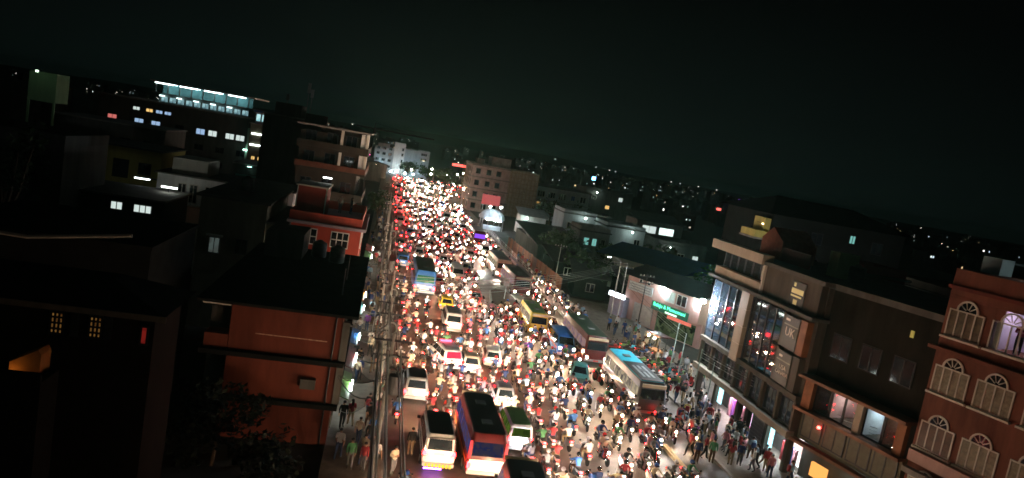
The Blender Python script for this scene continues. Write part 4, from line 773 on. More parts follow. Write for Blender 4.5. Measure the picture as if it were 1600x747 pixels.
def pose(pel, chest, neck, head, arms, legs):
    J = {'pelvis': (pel, 0.16, 0.12)}
    P_, C_ = Vector(pel), Vector(chest)
    J['waist'] = (tuple(P_.lerp(C_, 0.45)), 0.145, 0.11); J['chest'] = (chest, 0.185, 0.125); J['neck'] = (neck, 0.052, 0.052)
    J['chin'] = (tuple(Vector(neck).lerp(Vector(head), 0.55)), 0.062, 0.07); J['head'] = (head, 0.078, 0.094); J['crown'] = (tuple(Vector(head)+Vector((0,-0.01,0.085))), 0.058, 0.07)
    bones = [('pelvis','waist',0),('waist','chest',0),('chest','neck',0),('neck','chin',2),('chin','head',2),('head','crown',2)]
    for side, (sh, el, wr, ha) in zip('lr', arms):
        for n, c, r in (('shoulder_'+side, sh, 0.068), ('elbow_'+side, el, 0.052), ('wrist_'+side, wr, 0.029)): J[n] = (c, r, r)
        J['hand_'+side] = (ha, 0.034, 0.022)
        bones += [('chest','shoulder_'+side,0),('shoulder_'+side,'elbow_'+side,0),('elbow_'+side,'wrist_'+side,0 if LONG else 2),('wrist_'+side,'hand_'+side,2)]
    for side, (hi, kn, an, to) in zip('lr', legs):
        J['hip_'+side] = (hi, 0.10, 0.11); J['knee_'+side] = (kn, 0.075, 0.075); J['ankle_'+side] = (an, 0.052, 0.055); J['toe_'+side] = (to, 0.036, 0.03)
        bones += [('pelvis','hip_'+side,1),('hip_'+side,'knee_'+side,1),('knee_'+side,'ankle_'+side,1),('ankle_'+side,'toe_'+side,3)]
    return J, bones
LONG = False
def std(dx=0, stride=0.0, armsw=0.0, bent=False):
    arms = []
    for s_ in (-1, 1):
        a = armsw*s_
        if bent: arms.append(((s_*0.185,0,1.40),(s_*0.25,-0.03,1.14),(s_*0.12,0.22,1.17),(s_*0.06,0.28,1.22)))
        else: arms.append(((s_*0.185,0,1.40),(s_*0.235,-0.02+a*0.5,1.13),(s_*0.235,0.05+a*1.1,0.90),(s_*0.225,0.07+a*1.25,0.82)))
    legs = []
    for s_ in (-1, 1):
        t = -stride*s_
        legs.append(((s_*0.09,0,0.88),(s_*0.10,0.04+t*0.55,0.49+abs(t)*0.02),(s_*0.10,-0.02+t*1.0-(0.06 if t < 0 else 0),0.085+(0.07 if t < 0 else 0)),(s_*0.115,0.12+t*1.0-(0.02 if t < 0 else 0),0.035+(0.0 if t < 0 else 0))))
    return pose((0,0,0.94),(0,0.01,1.33),(0,0.005,1.47),(0,0.02,1.60),arms,legs)
PED = {}
LONG = False; PED['walk'] = skin_body('person', *std(stride=0.2, armsw=0.15)); PED['stride'] = skin_body('person', *std(stride=-0.26, armsw=-0.2))
LONG = True; PED['stand'] = skin_body('person', *std(stride=0.03)); PED['phone'] = skin_body('person', *std(stride=-0.04, bent=True)); PED['step'] = skin_body('person', *std(stride=-0.12, armsw=-0.08))
rl = [((s_*0.185,-0.10,1.30),(s_*0.31,0.12,1.10),(s_*0.33,0.36,1.06),(s_*0.33,0.43,1.05)) for s_ in (-1,1)]
rg_ = [((s_*0.11,-0.20,0.84),(s_*0.20,0.22,0.74),(s_*0.17,0.05,0.34),(s_*0.19,0.20,0.28)) for s_ in (-1,1)]
LONG = True; RIDE = skin_body('person', *pose((0,-0.26,0.88),(0,-0.14,1.24),(0,-0.10,1.38),(0,-0.06,1.51),rl,rg_))
LONG = False; RIDE2 = skin_body('person', *pose((0,-0.26,0.88),(0,-0.14,1.24),(0,-0.10,1.38),(0,-0.06,1.51),rl,rg_))
pl_ = [((s_*0.18,-0.5,1.34),(s_*0.26,-0.34,1.10),(s_*0.20,-0.16,0.96),(s_*0.17,-0.10,0.93)) for s_ in (-1,1)]
pg_ = [((s_*0.12,-0.58,0.90),(s_*0.24,-0.20,0.80),(s_*0.22,-0.30,0.42),(s_*0.24,-0.16,0.38)) for s_ in (-1,1)]
PILL = skin_body('person', *pose((0,-0.64,0.93),(0,-0.56,1.30),(0,-0.53,1.44),(0,-0.50,1.57),pl_,pg_))
HAIR = MB().sphere((0,-0.012,0.03), 0.105, 10, 5, zmin=-0.25, sq=(0.9,1.02,0.95)).mesh('hair', [hairm], 60)
LHAIR = MB().sphere((0,-0.012,0.03), 0.107, 10, 5, zmin=-0.2, sq=(0.92,1.05,0.95)).tube([(0,-0.07,0.02),(0,-0.10,-0.12),(0,-0.09,-0.30)], [0.085,0.08,0.03], 8).mesh('hair', [hairm], 60)
hq = MB().sphere((0,0,0.02), 0.145, 12, 7, zmin=-0.75, sq=(0.92,1.05,0.98)); hq.box(-0.095,0.095,0.09,0.155,-0.03,0.045,1); HELMET = hq.mesh('helmet', [HELM['white'], black], 60)
BAG = MB().rings([[(x*w, -0.11-0.075+y*0.075, z) for x, y in ((-1,-0.7),(-0.7,-1),(0.7,-1),(1,-0.7),(1,1),(-1,1))] for z, w in ((0.98,0.12),(1.02,0.15),(1.3,0.15),(1.38,0.10))]).mesh('backpack', [black], 40)
def omat(o, i, m): sl = o.material_slots[i]; sl.link = 'OBJECT'; sl.material = m
def person(me, loc, rz, shirt, trou, head='hair', helm='white', bag=False, sc=1.0, hpos=(0,0.02,1.60)):
    o = put('person', me, None, loc, (0,0,rz)); o.scale = (sc,)*3
    omat(o, 0, SH[shirt]); omat(o, 1, TROUS[trou])
    if head == 'helmet': h = put('helmet', HELMET, o, hpos); omat(h, 0, HELM[helm])
    else: put('hair', LHAIR if head == 'long' else HAIR, o, hpos)
    if bag: k = put('backpack', BAG, o); omat(k, 0, SH[bag])
    return o

# ------------------------------------------------------------------ motorbikes
def bike_parts():
    P = {}
    P['wheel'] = [(MB().wheel((0,0,0), 0.30, 0.10, 14), [rubber], 40), (MB().wheel((0,0,0), 0.19, 0.06, 10), [chrome], 40)]
    q = MB(); rg = []
    for y, w, z0, z1 in ((0.42,0.06,0.78,0.90),(0.30,0.13,0.74,0.96),(0.08,0.13,0.72,0.95),(-0.10,0.09,0.70,0.84)):
        rg.append([(-w,y,z0),(w,y,z0),(w,y,(z0+z1)/2),(w*0.6,y,z1),(-w*0.6,y,z1),(-w,y,(z0+z1)/2)])
    q.rings(rg); rg = []
    for y, w, z0, z1 in ((-0.10,0.10,0.62,0.76),(-0.45,0.12,0.62,0.78),(-0.85,0.07,0.70,0.82)):
        rg.append([(-w,y,z0),(w,y,z0),(w,y,z1),(-w,y,z1)])
    q.rings(rg); q.box(-0.06,0.06,0.5,0.86,0.60,0.64); q.box(-0.16,-0.1,0.1,0.4,0.42,0.72); q.box(0.1,0.16,0.1,0.4,0.42,0.72)
    P['body'] = q
    P['engine'] = MB().box(-0.12,0.12,-0.12,0.28,0.26,0.58).tube([(0,0.28,0.4),(0,-0.62,0.32)], 0.035, 5).tube([(0.06,-0.1,0.55),(0.06,-0.62,0.32)], 0.025, 5).tube([(-0.06,-0.1,0.55),(-0.06,-0.62,0.32)], 0.025, 5)
    P['fork'] = MB().tube([(-0.08,0.66,0.3),(-0.08,0.48,0.95)], 0.028, 5).tube([(0.08,0.66,0.3),(0.08,0.48,0.95)], 0.028, 5)
    P['handlebar'] = MB().tube([(-0.36,0.36,1.02),(-0.12,0.46,1.0),(0.12,0.46,1.0),(0.36,0.36,1.02)], 0.02, 5).tube([(-0.25,0.42,1.02),(-0.32,0.46,1.18)], 0.01, 4).tube([(0.25,0.42,1.02),(0.32,0.46,1.18)], 0.01, 4).box(-0.38,-0.26,0.45,0.47,1.15,1.24).box(0.26,0.38,0.45,0.47,1.15,1.24)
    q = MB(); rg = []
    for y, w, z in ((0.02,0.09,0.84),(-0.2,0.13,0.81),(-0.5,0.14,0.84),(-0.75,0.10,0.87)): rg.append([(-w,y,z-0.05),(w,y,z-0.05),(w*0.85,y,z+0.03),(-w*0.85,y,z+0.03)])
    P['seat'] = q.rings(rg)
    P['exhaust'] = MB().tube([(0.14,0.2,0.3),(0.16,-0.2,0.25),(0.18,-0.75,0.36)], [0.025,0.04,0.05], 7)
    P['number_plate'] = MB().box(-0.10,0.10,-0.93,-0.915,0.52,0.66)
    return P
BP = bike_parts()
def disc(r, n=10): 
    return MB().add([(r*math.cos(2*math.pi*k/n), 0, r*math.sin(2*math.pi*k/n)) for k in range(n)], [tuple(range(n-1,-1,-1))])
BM = {k: v.mesh(k, [m], 35) for k, v, m in ((k, BP[k], m) for k, m in (('body',PAINT['red']),('engine',darkmetal),('fork',chrome),('handlebar',black),('seat',black),('exhaust',chrome),('number_plate',plate_y)))}
TYRE = BP['wheel'][0][0].mesh('tyre', [rubber], 40); RIM = BP['wheel'][1][0].mesh('rim', [chrome], 40)
LAMPH = MB().tube([(0,0.48,0.88),(0,0.56,0.88),(0,0.625,0.88)], [0.06,0.10,0.115], 10, 0).add([(0.062*math.cos(2*math.pi*k/10), 0.634, 0.88+0.062*math.sin(2*math.pi*k/10)) for k in range(10)], [tuple(range(10))], 1).mesh('headlamp', [black, LENS])
LAMPT = MB().box(-0.09,0.09,-0.90,-0.845,0.72,0.80).mesh('tail_lamp', [TAIL])
q = MB(); rg = []   # scooter
for y, w, z0, z1 in ((0.05,0.10,0.30,0.55),(-0.15,0.17,0.30,0.72),(-0.5,0.19,0.34,0.76),(-0.88,0.10,0.52,0.76)): rg.append([(-w,y,z0),(w,y,z0),(w*1.05,y,(z0+z1)/2),(w*0.8,y,z1),(-w*0.8,y,z1),(-w*1.05,y,(z0+z1)/2)])
q.rings(rg); q.box(-0.17,0.17,0.0,0.42,0.24,0.31)
q.rings([[(-w,y,z),(-w*0.5,y+0.07,z),(w*0.5,y+0.07,z),(w,y,z),(w*0.5,y+0.02,z),(-w*0.5,y+0.02,z)] for z, y, w in ((0.26,0.44,0.18),(0.6,0.46,0.21),(0.86,0.42,0.17),(1.02,0.40,0.12))]); q.box(-0.06,0.06,0.46,0.88,0.58,0.62)
SCBODY = q.mesh('body', [PAINT['red']], 40)
# far bikes: one mesh each
def flat_bike(scooter=False):
    q = MB(); q.wheel((0,0.64,0.30),0.30,0.10,10,1); q.wheel((0,-0.62,0.30),0.30,0.10,10,1)
    def join(mb, mi): q.add(mb.v, mb.f, mi)
    join(BP['body'],0); join(BP['engine'],1); join(BP['fork'],1); join(BP['handlebar'],1); join(BP['seat'],1)
    q.tube([(0,0.48,0.88),(0,0.625,0.88)], [0.06,0.11], 8, 1); n=8
    q.add([(0.065*math.cos(2*math.pi*k/n), 0.638, 0.88+0.065*math.sin(2*math.pi*k/n)) for k in range(n)], [tuple(range(n))], 2)
    q.box(-0.12,0.12,-0.92,-0.86,0.68,0.80,3)
    return q.mesh('motorbike', [PAINT['red'], black, HEADS['warm'], TAIL])
FLAT = flat_bike(); MASS = []
def bike(loc, rz, paint, head=None, tail=True, scooter=False, far=False):
    """head: None for off"""
    if far and loc[1] > 150:
        MASS.append((FLAT, loc, rz, [PAINT[paint], black, farh(head), TAIL if tail else TAILM])); return None
    if far:
        o = put('motorbike', FLAT, None, loc, (0,0,rz)); omat(o, 0, PAINT[paint])
        omat(o, 2, farh(head) if head else LENS)
        omat(o, 3, TAIL if tail else TAILM); return o
    o = empty('scooter' if scooter else 'motorbike', loc, rz)
    for y in (0.65, -0.62):
        w = put('wheel', TYRE, o, (0,y,0.30)); put('rim', RIM, w)
    k = put('body', SCBODY if scooter else BM['body'], o); omat(k, 0, PAINT[paint])
    for n in (('fork','handlebar','seat','number_plate') if scooter else ('engine','fork','handlebar','seat','exhaust','number_plate')): put(n, BM[n], o)
    h = put('headlamp', LAMPH, o)
    if head: omat(h, 1, HEADS[head])
    t = put('tail_lamp', LAMPT, o)
    if not tail: omat(t, 0, TAILM)
    return o

# ------------------------------------------------------------------ cars, vans, buses
VK = {
 'hatchback': dict(r=[(.2,.68,-1.68,1.66),(.38,.75,-1.77,1.75),(.62,.77,-1.78,1.76),(.8,.76,-1.76,1.68),(.87,.72,-1.72,.95),(1.36,.58,-1.42,.25),(1.45,.50,-1.28,.10)], wr=.28, n=2, rc=.22),
 'sedan': dict(r=[(.2,.72,-2.05,2.05),(.4,.8,-2.13,2.13),(.65,.82,-2.13,2.12),(.84,.8,-2.1,2.0),(.9,.76,-1.55,1.05),(1.36,.60,-1.0,.25),(1.43,.52,-.85,.1)], wr=.3, n=2, rc=.25),
 'suv': dict(r=[(.3,.8,-2.1,2.1),(.5,.86,-2.2,2.2),(.8,.88,-2.2,2.18),(1.0,.87,-2.18,2.08),(1.08,.83,-2.14,1.2),(1.68,.72,-1.9,.45),(1.78,.64,-1.75,.3)], wr=.36, n=3, rc=.24),
 'van': dict(r=[(.25,.78,-2.2,2.2),(.5,.84,-2.27,2.3),(.95,.86,-2.27,2.28),(1.05,.84,-2.26,2.05),(1.12,.83,-2.25,1.9),(1.8,.74,-2.12,1.35),(1.92,.66,-1.98,1.15)], wr=.32, n=3, rc=.2),
 'minibus': dict(r=[(.35,1.02,-3.45,3.45),(.6,1.08,-3.5,3.5),(1.1,1.10,-3.5,3.5),(1.3,1.10,-3.5,3.48),(1.38,1.09,-3.49,3.45),(2.3,1.01,-3.38,3.2),(2.65,.92,-3.2,3.0)], wr=.42, n=5, rc=.25),
 'bus': dict(r=[(.35,1.12,-4.45,4.45),(.6,1.16,-4.5,4.5),(1.15,1.18,-4.5,4.5),(1.35,1.18,-4.5,4.48),(1.42,1.17,-4.49,4.45),(2.35,1.1,-4.4,4.3),(2.75,1.0,-4.2,4.1)], wr=.46, n=6, rc=.25),
}
def vring(z, hw, yr, yf, rc):
    rc = min(rc, hw*0.6); pts = []
    for cx, cy, a0 in ((hw-rc, yf-rc, 0), (-hw+rc, yf-rc, 90), (-hw+rc, yr+rc, 180), (hw-rc, yr+rc, 270)):
        for k in range(5): a = R(a0+k*22.5); pts.append((cx+rc*math.cos(a), cy+rc*math.sin(a), z))
    return pts
def vshell(k):
    d = VK[k]; return cached(('shell', k), lambda: MB().rings([vring(*r, d['rc']) for r in d['r']]).mesh('body', [PAINT['white']], 38))
def vroof(k):
    d = VK[k]; z, hw, yr, yf = d['r'][-1]
    return cached(('roof', k), lambda: MB().rings([vring(z+0.004, hw*0.96, yr+0.04, yf-0.04, d['rc']), vring(z+0.035, hw*0.94, yr+0.07, yf-0.07, d['rc'])]).mesh('roof', [PAINT['black']], 38))
def vpane(k, side, s0, s1, t0=0.08, t1=0.9, m=None):
    d = VK[k]; z0, w0, r0, f0 = d['r'][4]; z1, w1, r1, f1 = d['r'][5]
    def L(a, b_, t): return a+(b_-a)*t
    def pt(s_, t, off):
        z = L(z0, z1, t); w = L(w0, w1, t); yr = L(r0, r1, t); yf = L(f0, f1, t); rc = d['rc']*0.55
        if side == 'l': return (-w-off, L(yr+rc, yf-rc, s_), z)
        if side == 'r': return (w+off, L(yr+rc, yf-rc, s_), z)
        if side == 'rear': return (L(-w+rc, w-rc, s_), yr-off, z)
        return (L(-w+rc, w-rc, s_), yf+off, z)
    q = MB(); a = [pt(s0,t0,.014),pt(s1,t0,.014),pt(s1,t1,.014),pt(s0,t1,.014)]; c = [pt(s0,t0,-.02),pt(s1,t0,-.02),pt(s1,t1,-.02),pt(s0,t1,-.02)]
    q.add(a+c, [(0,1,2,3),(7,6,5,4),(0,4,5,1),(1,5,6,2),(2,6,7,3),(3,7,4,0)])
    me = q.mesh('window', [m or glass]); 
    return me
USED = {}
def rel(x, y):
    best = min(LM, key=lambda l: (l[0]-x)**2*2.2+(l[1]-y)**2)
    dx, dy = x-best[0], y-best[1]
    if abs(dx)*1.6 > abs(dy): w = 'right of' if dx > 0 else 'left of'
    else: w = 'beyond' if dy > 0 else 'before'
    return '%s %s' % (w, best[2])
LABELS = {}
def unique(base_opts, o, cat, group):
    for t in base_opts:
        t = ' '.join(t.split()[:16])
        if t not in LABELS: LABELS[t] = 1; return tag(o, t, cat, group)
    return tag(o, base_opts[-1], cat, group)
def lane(x): return 'by the left kerb' if x < 5.5 else 'in mid road' if x < 12 else 'in the oncoming lane'
LM = []     # landmarks for labels: (x, y, phrase)
FOOT = []   # vehicle footprints (x, y, rz, half width, half length)
def vehicle(k, x, y, rz=0.0, paint='white', label='', cat='car', head='warm', tail=True, roof=None, sidem=None, rearm=None, frontm=None, sc=1.0, stripe=None, short=None, group=None, name=None, far=False, rack=False, rearpanel=None, lamps=True):
    o = empty(name or k, (x, y, 0), R(rz)); o.scale = (sc,)*3
    unique([label, label.replace(' among the far bikes', ' '+lane(x)+' '+rel(x, y)) if LM else label], o, cat, group) if 'far bikes' in label else tag(o, label, cat, group); d = VK[k]; rr = d['r']; lowz = rr[2][0]
    q = put('body', vshell(k), o); omat(q, 0, PAINT[paint])
    if roof: q = put('roof', vroof(k), o); omat(q, 0, PAINT[roof])
    n = d['n']
    for side in 'lr':
        for i in range(n): put('window', cached(('vp', k, side, i, sidem and sidem.name), lambda: vpane(k, side, i/n+0.012, (i+1)/n-0.012, m=sidem)), o)
    put('rear_window', cached(('vp', k, 'rear', rearm and rearm.name), lambda: vpane(k, 'rear', 0.04, 0.96, m=rearm)), o)
    put('windscreen', cached(('vp', k, 'front', frontm and frontm.name), lambda: vpane(k, 'front', 0.02, 0.98, m=frontm)), o)
    hw, yr, yf = rr[2][1], rr[2][2], rr[2][3]; wr = d['wr']
    ty = cached(('ty', k), lambda: MB().wheel((0,0,0), wr, 0.2, 16).mesh('tyre', [rubber], 40)); ri = cached(('ri', k), lambda: MB().wheel((0,0,0), wr*0.62, 0.215, 12).mesh('rim', [steel], 40))
    for sx in (-1, 1):
        for yy in (yr*0.62, yf*0.64): w = put('wheel', ty, o, (sx*(hw-0.08), yy, wr)); put('rim', ri, w)
    put('bumper', cached(('bu', k), lambda: MB().box(-hw*0.94, hw*0.94, yr-0.09, yr+0.1, rr[0][0]+0.08, rr[0][0]+0.28).mesh('bumper', [mat('bumper_grey', (0.3,0.3,0.3), 0.5, 0)])), o)
    put('bumper', cached(('bf', k), lambda: MB().box(-hw*0.94, hw*0.94, yf-0.1, yf+0.09, rr[0][0]+0.08, rr[0][0]+0.28).mesh('bumper', [MATS['bumper_grey']])), o)
    big = k in ('bus', 'minibus'); zl = lowz*0.72 if big else lowz
    tl = cached(('tl', k), lambda: MB().box(-0.10, 0.10, -0.05, 0.04, 0, 0.34 if big else 0.20).mesh('tail_light', [TAILM]))
    hl = cached(('hl', k), lambda: MB().tube([(0,-0.1,0.1),(0,0.03,0.1)], [0.10,0.15], 10, 0).add([(0.095*math.cos(2*math.pi*j/10), 0.038, 0.1+0.095*math.sin(2*math.pi*j/10)) for j in range(10)], [tuple(range(10))], 1).mesh('headlight', [black, LENS]))
    for sx in (-1, 1):
        t = put('tail_light', tl, o, (sx*hw*0.86, yr+0.02, zl-0.06))
        if tail: omat(t, 0, TAIL)
        h = put('headlight', hl, o, (sx*hw*0.74, yf+0.0, zl-0.12))
        if head: omat(h, 1, farh(head) if y > 94 else HEADS[head])
        put('mirror', cached(('mi', k), lambda: MB().box(-0.04,0.14,-0.05,0.05,0,0.16).mesh('mirror', [black])), o, (sx*(rr[4][1]+(0.06 if sx > 0 else 0.16)), rr[4][3]-0.25, rr[4][0]+0.1))
    put('number_plate', cached(('np', k, rearpanel), lambda: MB().box(-0.26,0.26,-0.012,0.0,0,0.13).mesh('number_plate', [plate_y])), o, (0, yr-0.012 if not big else yr-0.012, zl-0.02))
    put('number_plate', cached(('npf', k), lambda: MB().box(-0.24,0.24,0.0,0.012,0,0.12).mesh('number_plate', [plate_r])), o, (0, yf+0.095, rr[0][0]+0.12))
    if stripe:
        for sx in (-1, 1): MB().box(sx*(hw+0.012)-0.008, sx*(hw+0.012)+0.008, yr+0.35, yf-0.35, lowz-0.22, lowz-0.05).build('side_stripe', PAINT[stripe], o)
    if big and frontm is None:
        MB().box(-hw*0.8, hw*0.8, yf-0.14, yf+0.0, rr[5][0]+0.06, rr[5][0]+0.3).build('destination_board', mat('dest_board', (0.5,0.45,0.3), 0.5, 0.2, 3), o)
    if big:
        for yy in (yr*0.5, yf*0.35): put('roof_hatch', cached(('hatch', k), lambda: MB().box(-0.3,0.3,-0.3,0.3,0,0.07).mesh('roof_hatch', [mat('hatch_grey', (0.2,0.2,0.2), 0.6, 0.2, 3)])), o, (0, yy, rr[-1][0]+0.05))
        for i in range(3): MB().box(-hw*0.7, hw*0.7, yr-0.014, yr+0.02, 0.72+i*0.14, 0.8+i*0.14).build('grille_bar', darkmetal, o)
    if rack:
        z = rr[-1][0]+0.05; q = MB(); a, c, e = rr[-1][1]*0.95, rr[-1][2]+0.2, rr[-1][3]-0.2
        for sx in (-1,1): q.tube([(sx*a,c,z+0.12),(sx*a,e,z+0.12)], 0.02, 5)
        for i in range(5): yy = c+(e-c)*i/4; q.tube([(-a,yy,z+0.12),(a,yy,z+0.12)], 0.015, 5); q.tube([(-a,yy,z-0.1),(-a,yy,z+0.12)], 0.015, 4); q.tube([(a,yy,z-0.1),(a,yy,z+0.12)], 0.015, 4)
        q.build('roof_rack', chrome, o)
    for sx in (-1, 1): put('door_seam', cached(('seam', k), lambda: MB().box(-0.006,0.006,yr*0.55,yr*0.55+0.02,rr[0][0]+0.2,rr[3][0]).box(-0.006,0.006,yf*0.1,yf*0.1+0.02,rr[0][0]+0.2,rr[3][0]).box(-0.008,0.008,yr+0.4,yf-0.4,lowz-0.02,lowz+0.02).mesh('door_seam', [black])), o, (sx*(hw+0.006), 0, 0))
    if y < 80: put('wiper', cached(('wip', k), lambda: MB().tube([(0.1,0,0.05),(-0.35,-0.0,0.16)], 0.012, 4).mesh('wiper', [black])), o, (0.1, rr[4][2]-0.03, rr[4][0]+0.02))
    FOOT.append((x, y, R(rz), hw*sc, yf*sc))
    if short: LM.append((x, y, short))
    return o
blue_in = room('bus_inside_blue', (0.12,0.2,0.75), (0.35,0.16,0.2), 0.22, 4.0); dusk_in = room('bus_rear_dusk', (0.06,0.08,0.3), (0.2,0.15,0.2), 0.2, 5.0); mauve_in = room('bus_inside_mauve', (0.45,0.28,0.5), (0.9,0.55,0.35), 0.35, 3.0); warm_in = room('bus_inside_warm', (0.9,0.75,0.5), (0.15,0.12,0.12), 0.55, 2.4); green_in = room('van_inside_green', (0.25,0.4,0.05), (0.02,0.05,0.01), 0.25, 2)
o = vehicle('minibus', 7.75, 39.8, 0, 'maroon', 'red edged minibus with black roof and blue lit windows', 'minibus', roof='black', sidem=blue_in, rearm=dusk_in, stripe='orange', short='the black roofed minibus')
MB().box(-0.98, 0.98, -3.53, -3.505, 0.62, 1.25).build('tailgate', PAINT['white'], o)
for sx in (-1, 1): MB().box(sx*1.0-0.07, sx*1.0+0.07, -3.54, -3.47, 1.3, 2.3).build('corner_light', mat('red_corner', (0.5,0.02,0.03), 0.3, 0, em=(1,0.05,0.08), es=0.5), o)
o = vehicle('van', 5.2, 39.4, 0, 'white', 'white microbus with black roof and chrome slatted bumper near the kerb', 'van', roof='black', sc=1.08, short='the slatted white microbus')
MB().box(-0.7,0.2,-2.36,-2.33,0.2,0.24).build('underglow_strip', glow('violet_strip', (0.32,0.08,1), 40), o)
for i in range(8): MB().box(-0.68+i*0.18, -0.58+i*0.18, -2.41, -2.365, 0.3, 0.5).build('bumper_slat', PAINT['yellow'], o)
MB().tube([(-0.76,-2.24,1.15),(-0.70,-2.16,1.78),(0.70,-2.16,1.78),(0.76,-2.24,1.15)], 0.025, 5).build('window_bar', chrome, o)
vehicle('van', 5.6, 31.4, 0, 'black', 'black van just entering the frame at the bottom', 'van', roof='black', short='the black van at the bottom')
vehicle('minibus', 8.9, 30.7, -3, 'darkgreen', 'dark roofed minibus at the bottom edge behind the black roofed minibus', 'minibus', roof='black', sidem=mauve_in, short='the minibus at the bottom edge')
vehicle('van', 10.45, 42.4, 0, 'white', 'small white van with greenish windows right of the black roofed minibus', 'van', sc=0.92, roof='green', sidem=green_in, rearm=green_in, short='the small white van')
vehicle('suv', 4.3, 48.9, 0, 'silver', 'silver pickup style jeep with black roof close to the left kerb', 'jeep', roof='black', sc=0.98, short='the silver jeep')
o = vehicle('suv', 7.0, 56.4, 14, 'white', 'white patrol car with glowing red rear window slewed across the lane', 'car', rearm=mat('red_rear', (0.3,0.01,0.02), 0.2, 0, em=(1,0.02,0.06), es=1.0), stripe='blue', rack=True, short='the white patrol car')
MB().box(-0.5,0.5,0.2,0.4,1.8,1.92).build('light_bar', glow('bar_red', (1,0.08,0.15), 8), o)
vehicle('hatchback', 9.0, 55.9, 0, 'cream', 'cream taxi with a luggage rack beside the white patrol car', 'taxi', rack=True, short='the racked cream taxi')
vehicle('hatchback', 11.2, 58.3, -4, 'white', 'white hatchback with dark rear glass between bikes', 'car', short='the white hatchback')
vehicle('hatchback', 10.7, 49.3, 0, 'silver', 'silver hatchback beside the front of the black roofed minibus', 'car', short='the silver hatchback')
o = vehicle('van', 8.5, 68.0, 0, 'white', 'white van with twin rear windows and reddish bumper', 'van', roof='grey', rack=True, short='the white twin window van')
vehicle('hatchback', 8.55, 76.0, 0, 'yellow', 'yellow taxi ahead of the white twin window van', 'taxi', short='the yellow taxi')
o = vehicle('bus', 6.35, 85.0, 0, 'blue', 'tall blue bus with dark green rear glass and white lettering bands', 'bus', roof='darkgreen', rearm=mat('green_rear', (0.01,0.08,0.05), 0.15, 0.3, 2), sc=1.08, short='the blue bus')
for i, (a, z, h_) in enumerate(((0.8,1.05,0.13),(0.55,0.82,0.1),(0.7,0.6,0.09))): MB().box(-a, a*0.9, -4.545, -4.515, z, z+h_).build('lettering_band', PAINT['white'], o)
vehicle('hatchback', 8.3, 87.5, 0, 'red', 'red taxi beside the blue bus', 'taxi', short='the red taxi')
o = vehicle('bus', 22.15, 53.2, 180, 'slate', 'long grey bus with cyan roof, front half blackened as unlit, beside the parked bikes', 'bus', head=None, tail=False, roof='cyan', sidem=warm_in, stripe='silver', short='the cyan roofed bus')
MB().box(-0.9,0.9,-0.6,4.0,2.79,2.83).build('unlit_roof_front', PAINT['black'], o)  # black sheet stands for the unlit front half of the roof
for i in range(3): MB().box(-0.5+i*0.4,-0.3+i*0.4,0.4,3.2,2.832,2.85).build('roof_rib', PAINT['silver'], o)
vehicle('bus', 21.35, 65.2, 180, 'maroon', 'red fronted bus with dark roof behind the cyan roofed bus', 'bus', head='warm', roof='darkgreen', sidem=mauve_in, stripe='cream', short='the red fronted bus')
vehicle('van', 18.95, 64.4, 178, 'blue', 'blue fronted microbus with headlamps on beside the red fronted bus', 'van', head='warm', sc=1.05, stripe='red', short='the blue microbus')
vehicle('sedan', 18.5, 56.0, 165, 'teal', 'pale teal car turning in front of the blue microbus', 'car', head='cool', short='the teal car')
vehicle('minibus', 17.5, 71.8, 180, 'yellow', 'yellow green minibus heading toward the camera past the island', 'minibus', roof='green', sc=0.9, head='warm', sidem=warm_in, short='the yellow green minibus')
vehicle('bus', 18.9, 91.0, 182, 'maroon', 'maroon bus with dark roof passing right of the island', 'bus', roof='black', head='white', sidem=mauve_in, short='the maroon bus')
vehicle('bus', 18.4, 102.5, 181, 'cream', 'cream sided bus with black roof behind the maroon bus', 'bus', roof='black', head='white', sidem=warm_in, short='the cream sided bus')
vehicle('bus', 18.6, 132, 180, 'maroon', 'violet lit bus far up the road', 'bus', roof='black', head='white', frontm=glow('violet_front', (0.3,0.08,1), 1.0), short='the violet lit bus')
vehicle('van', 11.3, 93, 180, 'white', 'white oncoming van left of the island', 'van', head='warm', short='the white oncoming van')
vehicle('hatchback', 12.4, 80.5, 180, 'red', 'red oncoming taxi beside the island', 'taxi', head='warm', short='the red oncoming taxi')
random.seed(11)
for i, (x, y) in enumerate(((4.2,98),(6.8,106),(10.2,103),(13.2,99),(15.2,112),(8.9,116),(4.1,114),(12.2,121),(18.4,118),(6.0,128),(14.6,131),(10.0,137),(4.3,142),(17.6,147),(12.6,149),(7.6,152),(15.2,161),(4.6,163),(10.4,168),(18.0,173),(13.0,180),(6.6,178),(4.4,193),(16.4,193),(10.6,197),(13.4,211),(7.2,214),(18.2,216),(4.8,228),(11,232),(15.6,236),(8.4,247),(13,256),(5.0,262),(17.5,258),(10,272),(6,282),(14.5,284))):
    away = x < 6.4; k = random.choice(['hatchback','hatchback','van','suv','sedan','hatchback']); c = random.choice(['white','white','silver','red','grey','black','cream','blue'])
    vehicle(k, x, y, (0 if away else 180)+random.uniform(-4,4), c, '%s %s with %s lamps among the far bikes' % (c, {'suv':'jeep','van':'van'}.get(k,'car'), 'red tail' if away else 'bright head'), {'suv':'jeep','van':'van'}.get(k,'car'), head=random.choice(['warm','warm','white','cool']), group='far traffic', rack=False)

# traffic held up behind, under the balcony the photograph was taken from: its headlamps light what is in front of it
random.seed(41)
for i, (x, y, k, c) in enumerate(((3.6,26,'hatchback','white'),(11.4,27.5,'sedan','silver'),(13.6,31,'hatchback','red'),(3.9,18,'van','white'),(8.0,19,'suv','black'),(12.2,19,'hatchback','cream'))):
    vehicle(k, x, y, 0, c, '%s %s waiting below the frame' % (c, k), 'van' if k == 'van' else 'car', group='traffic below the frame')

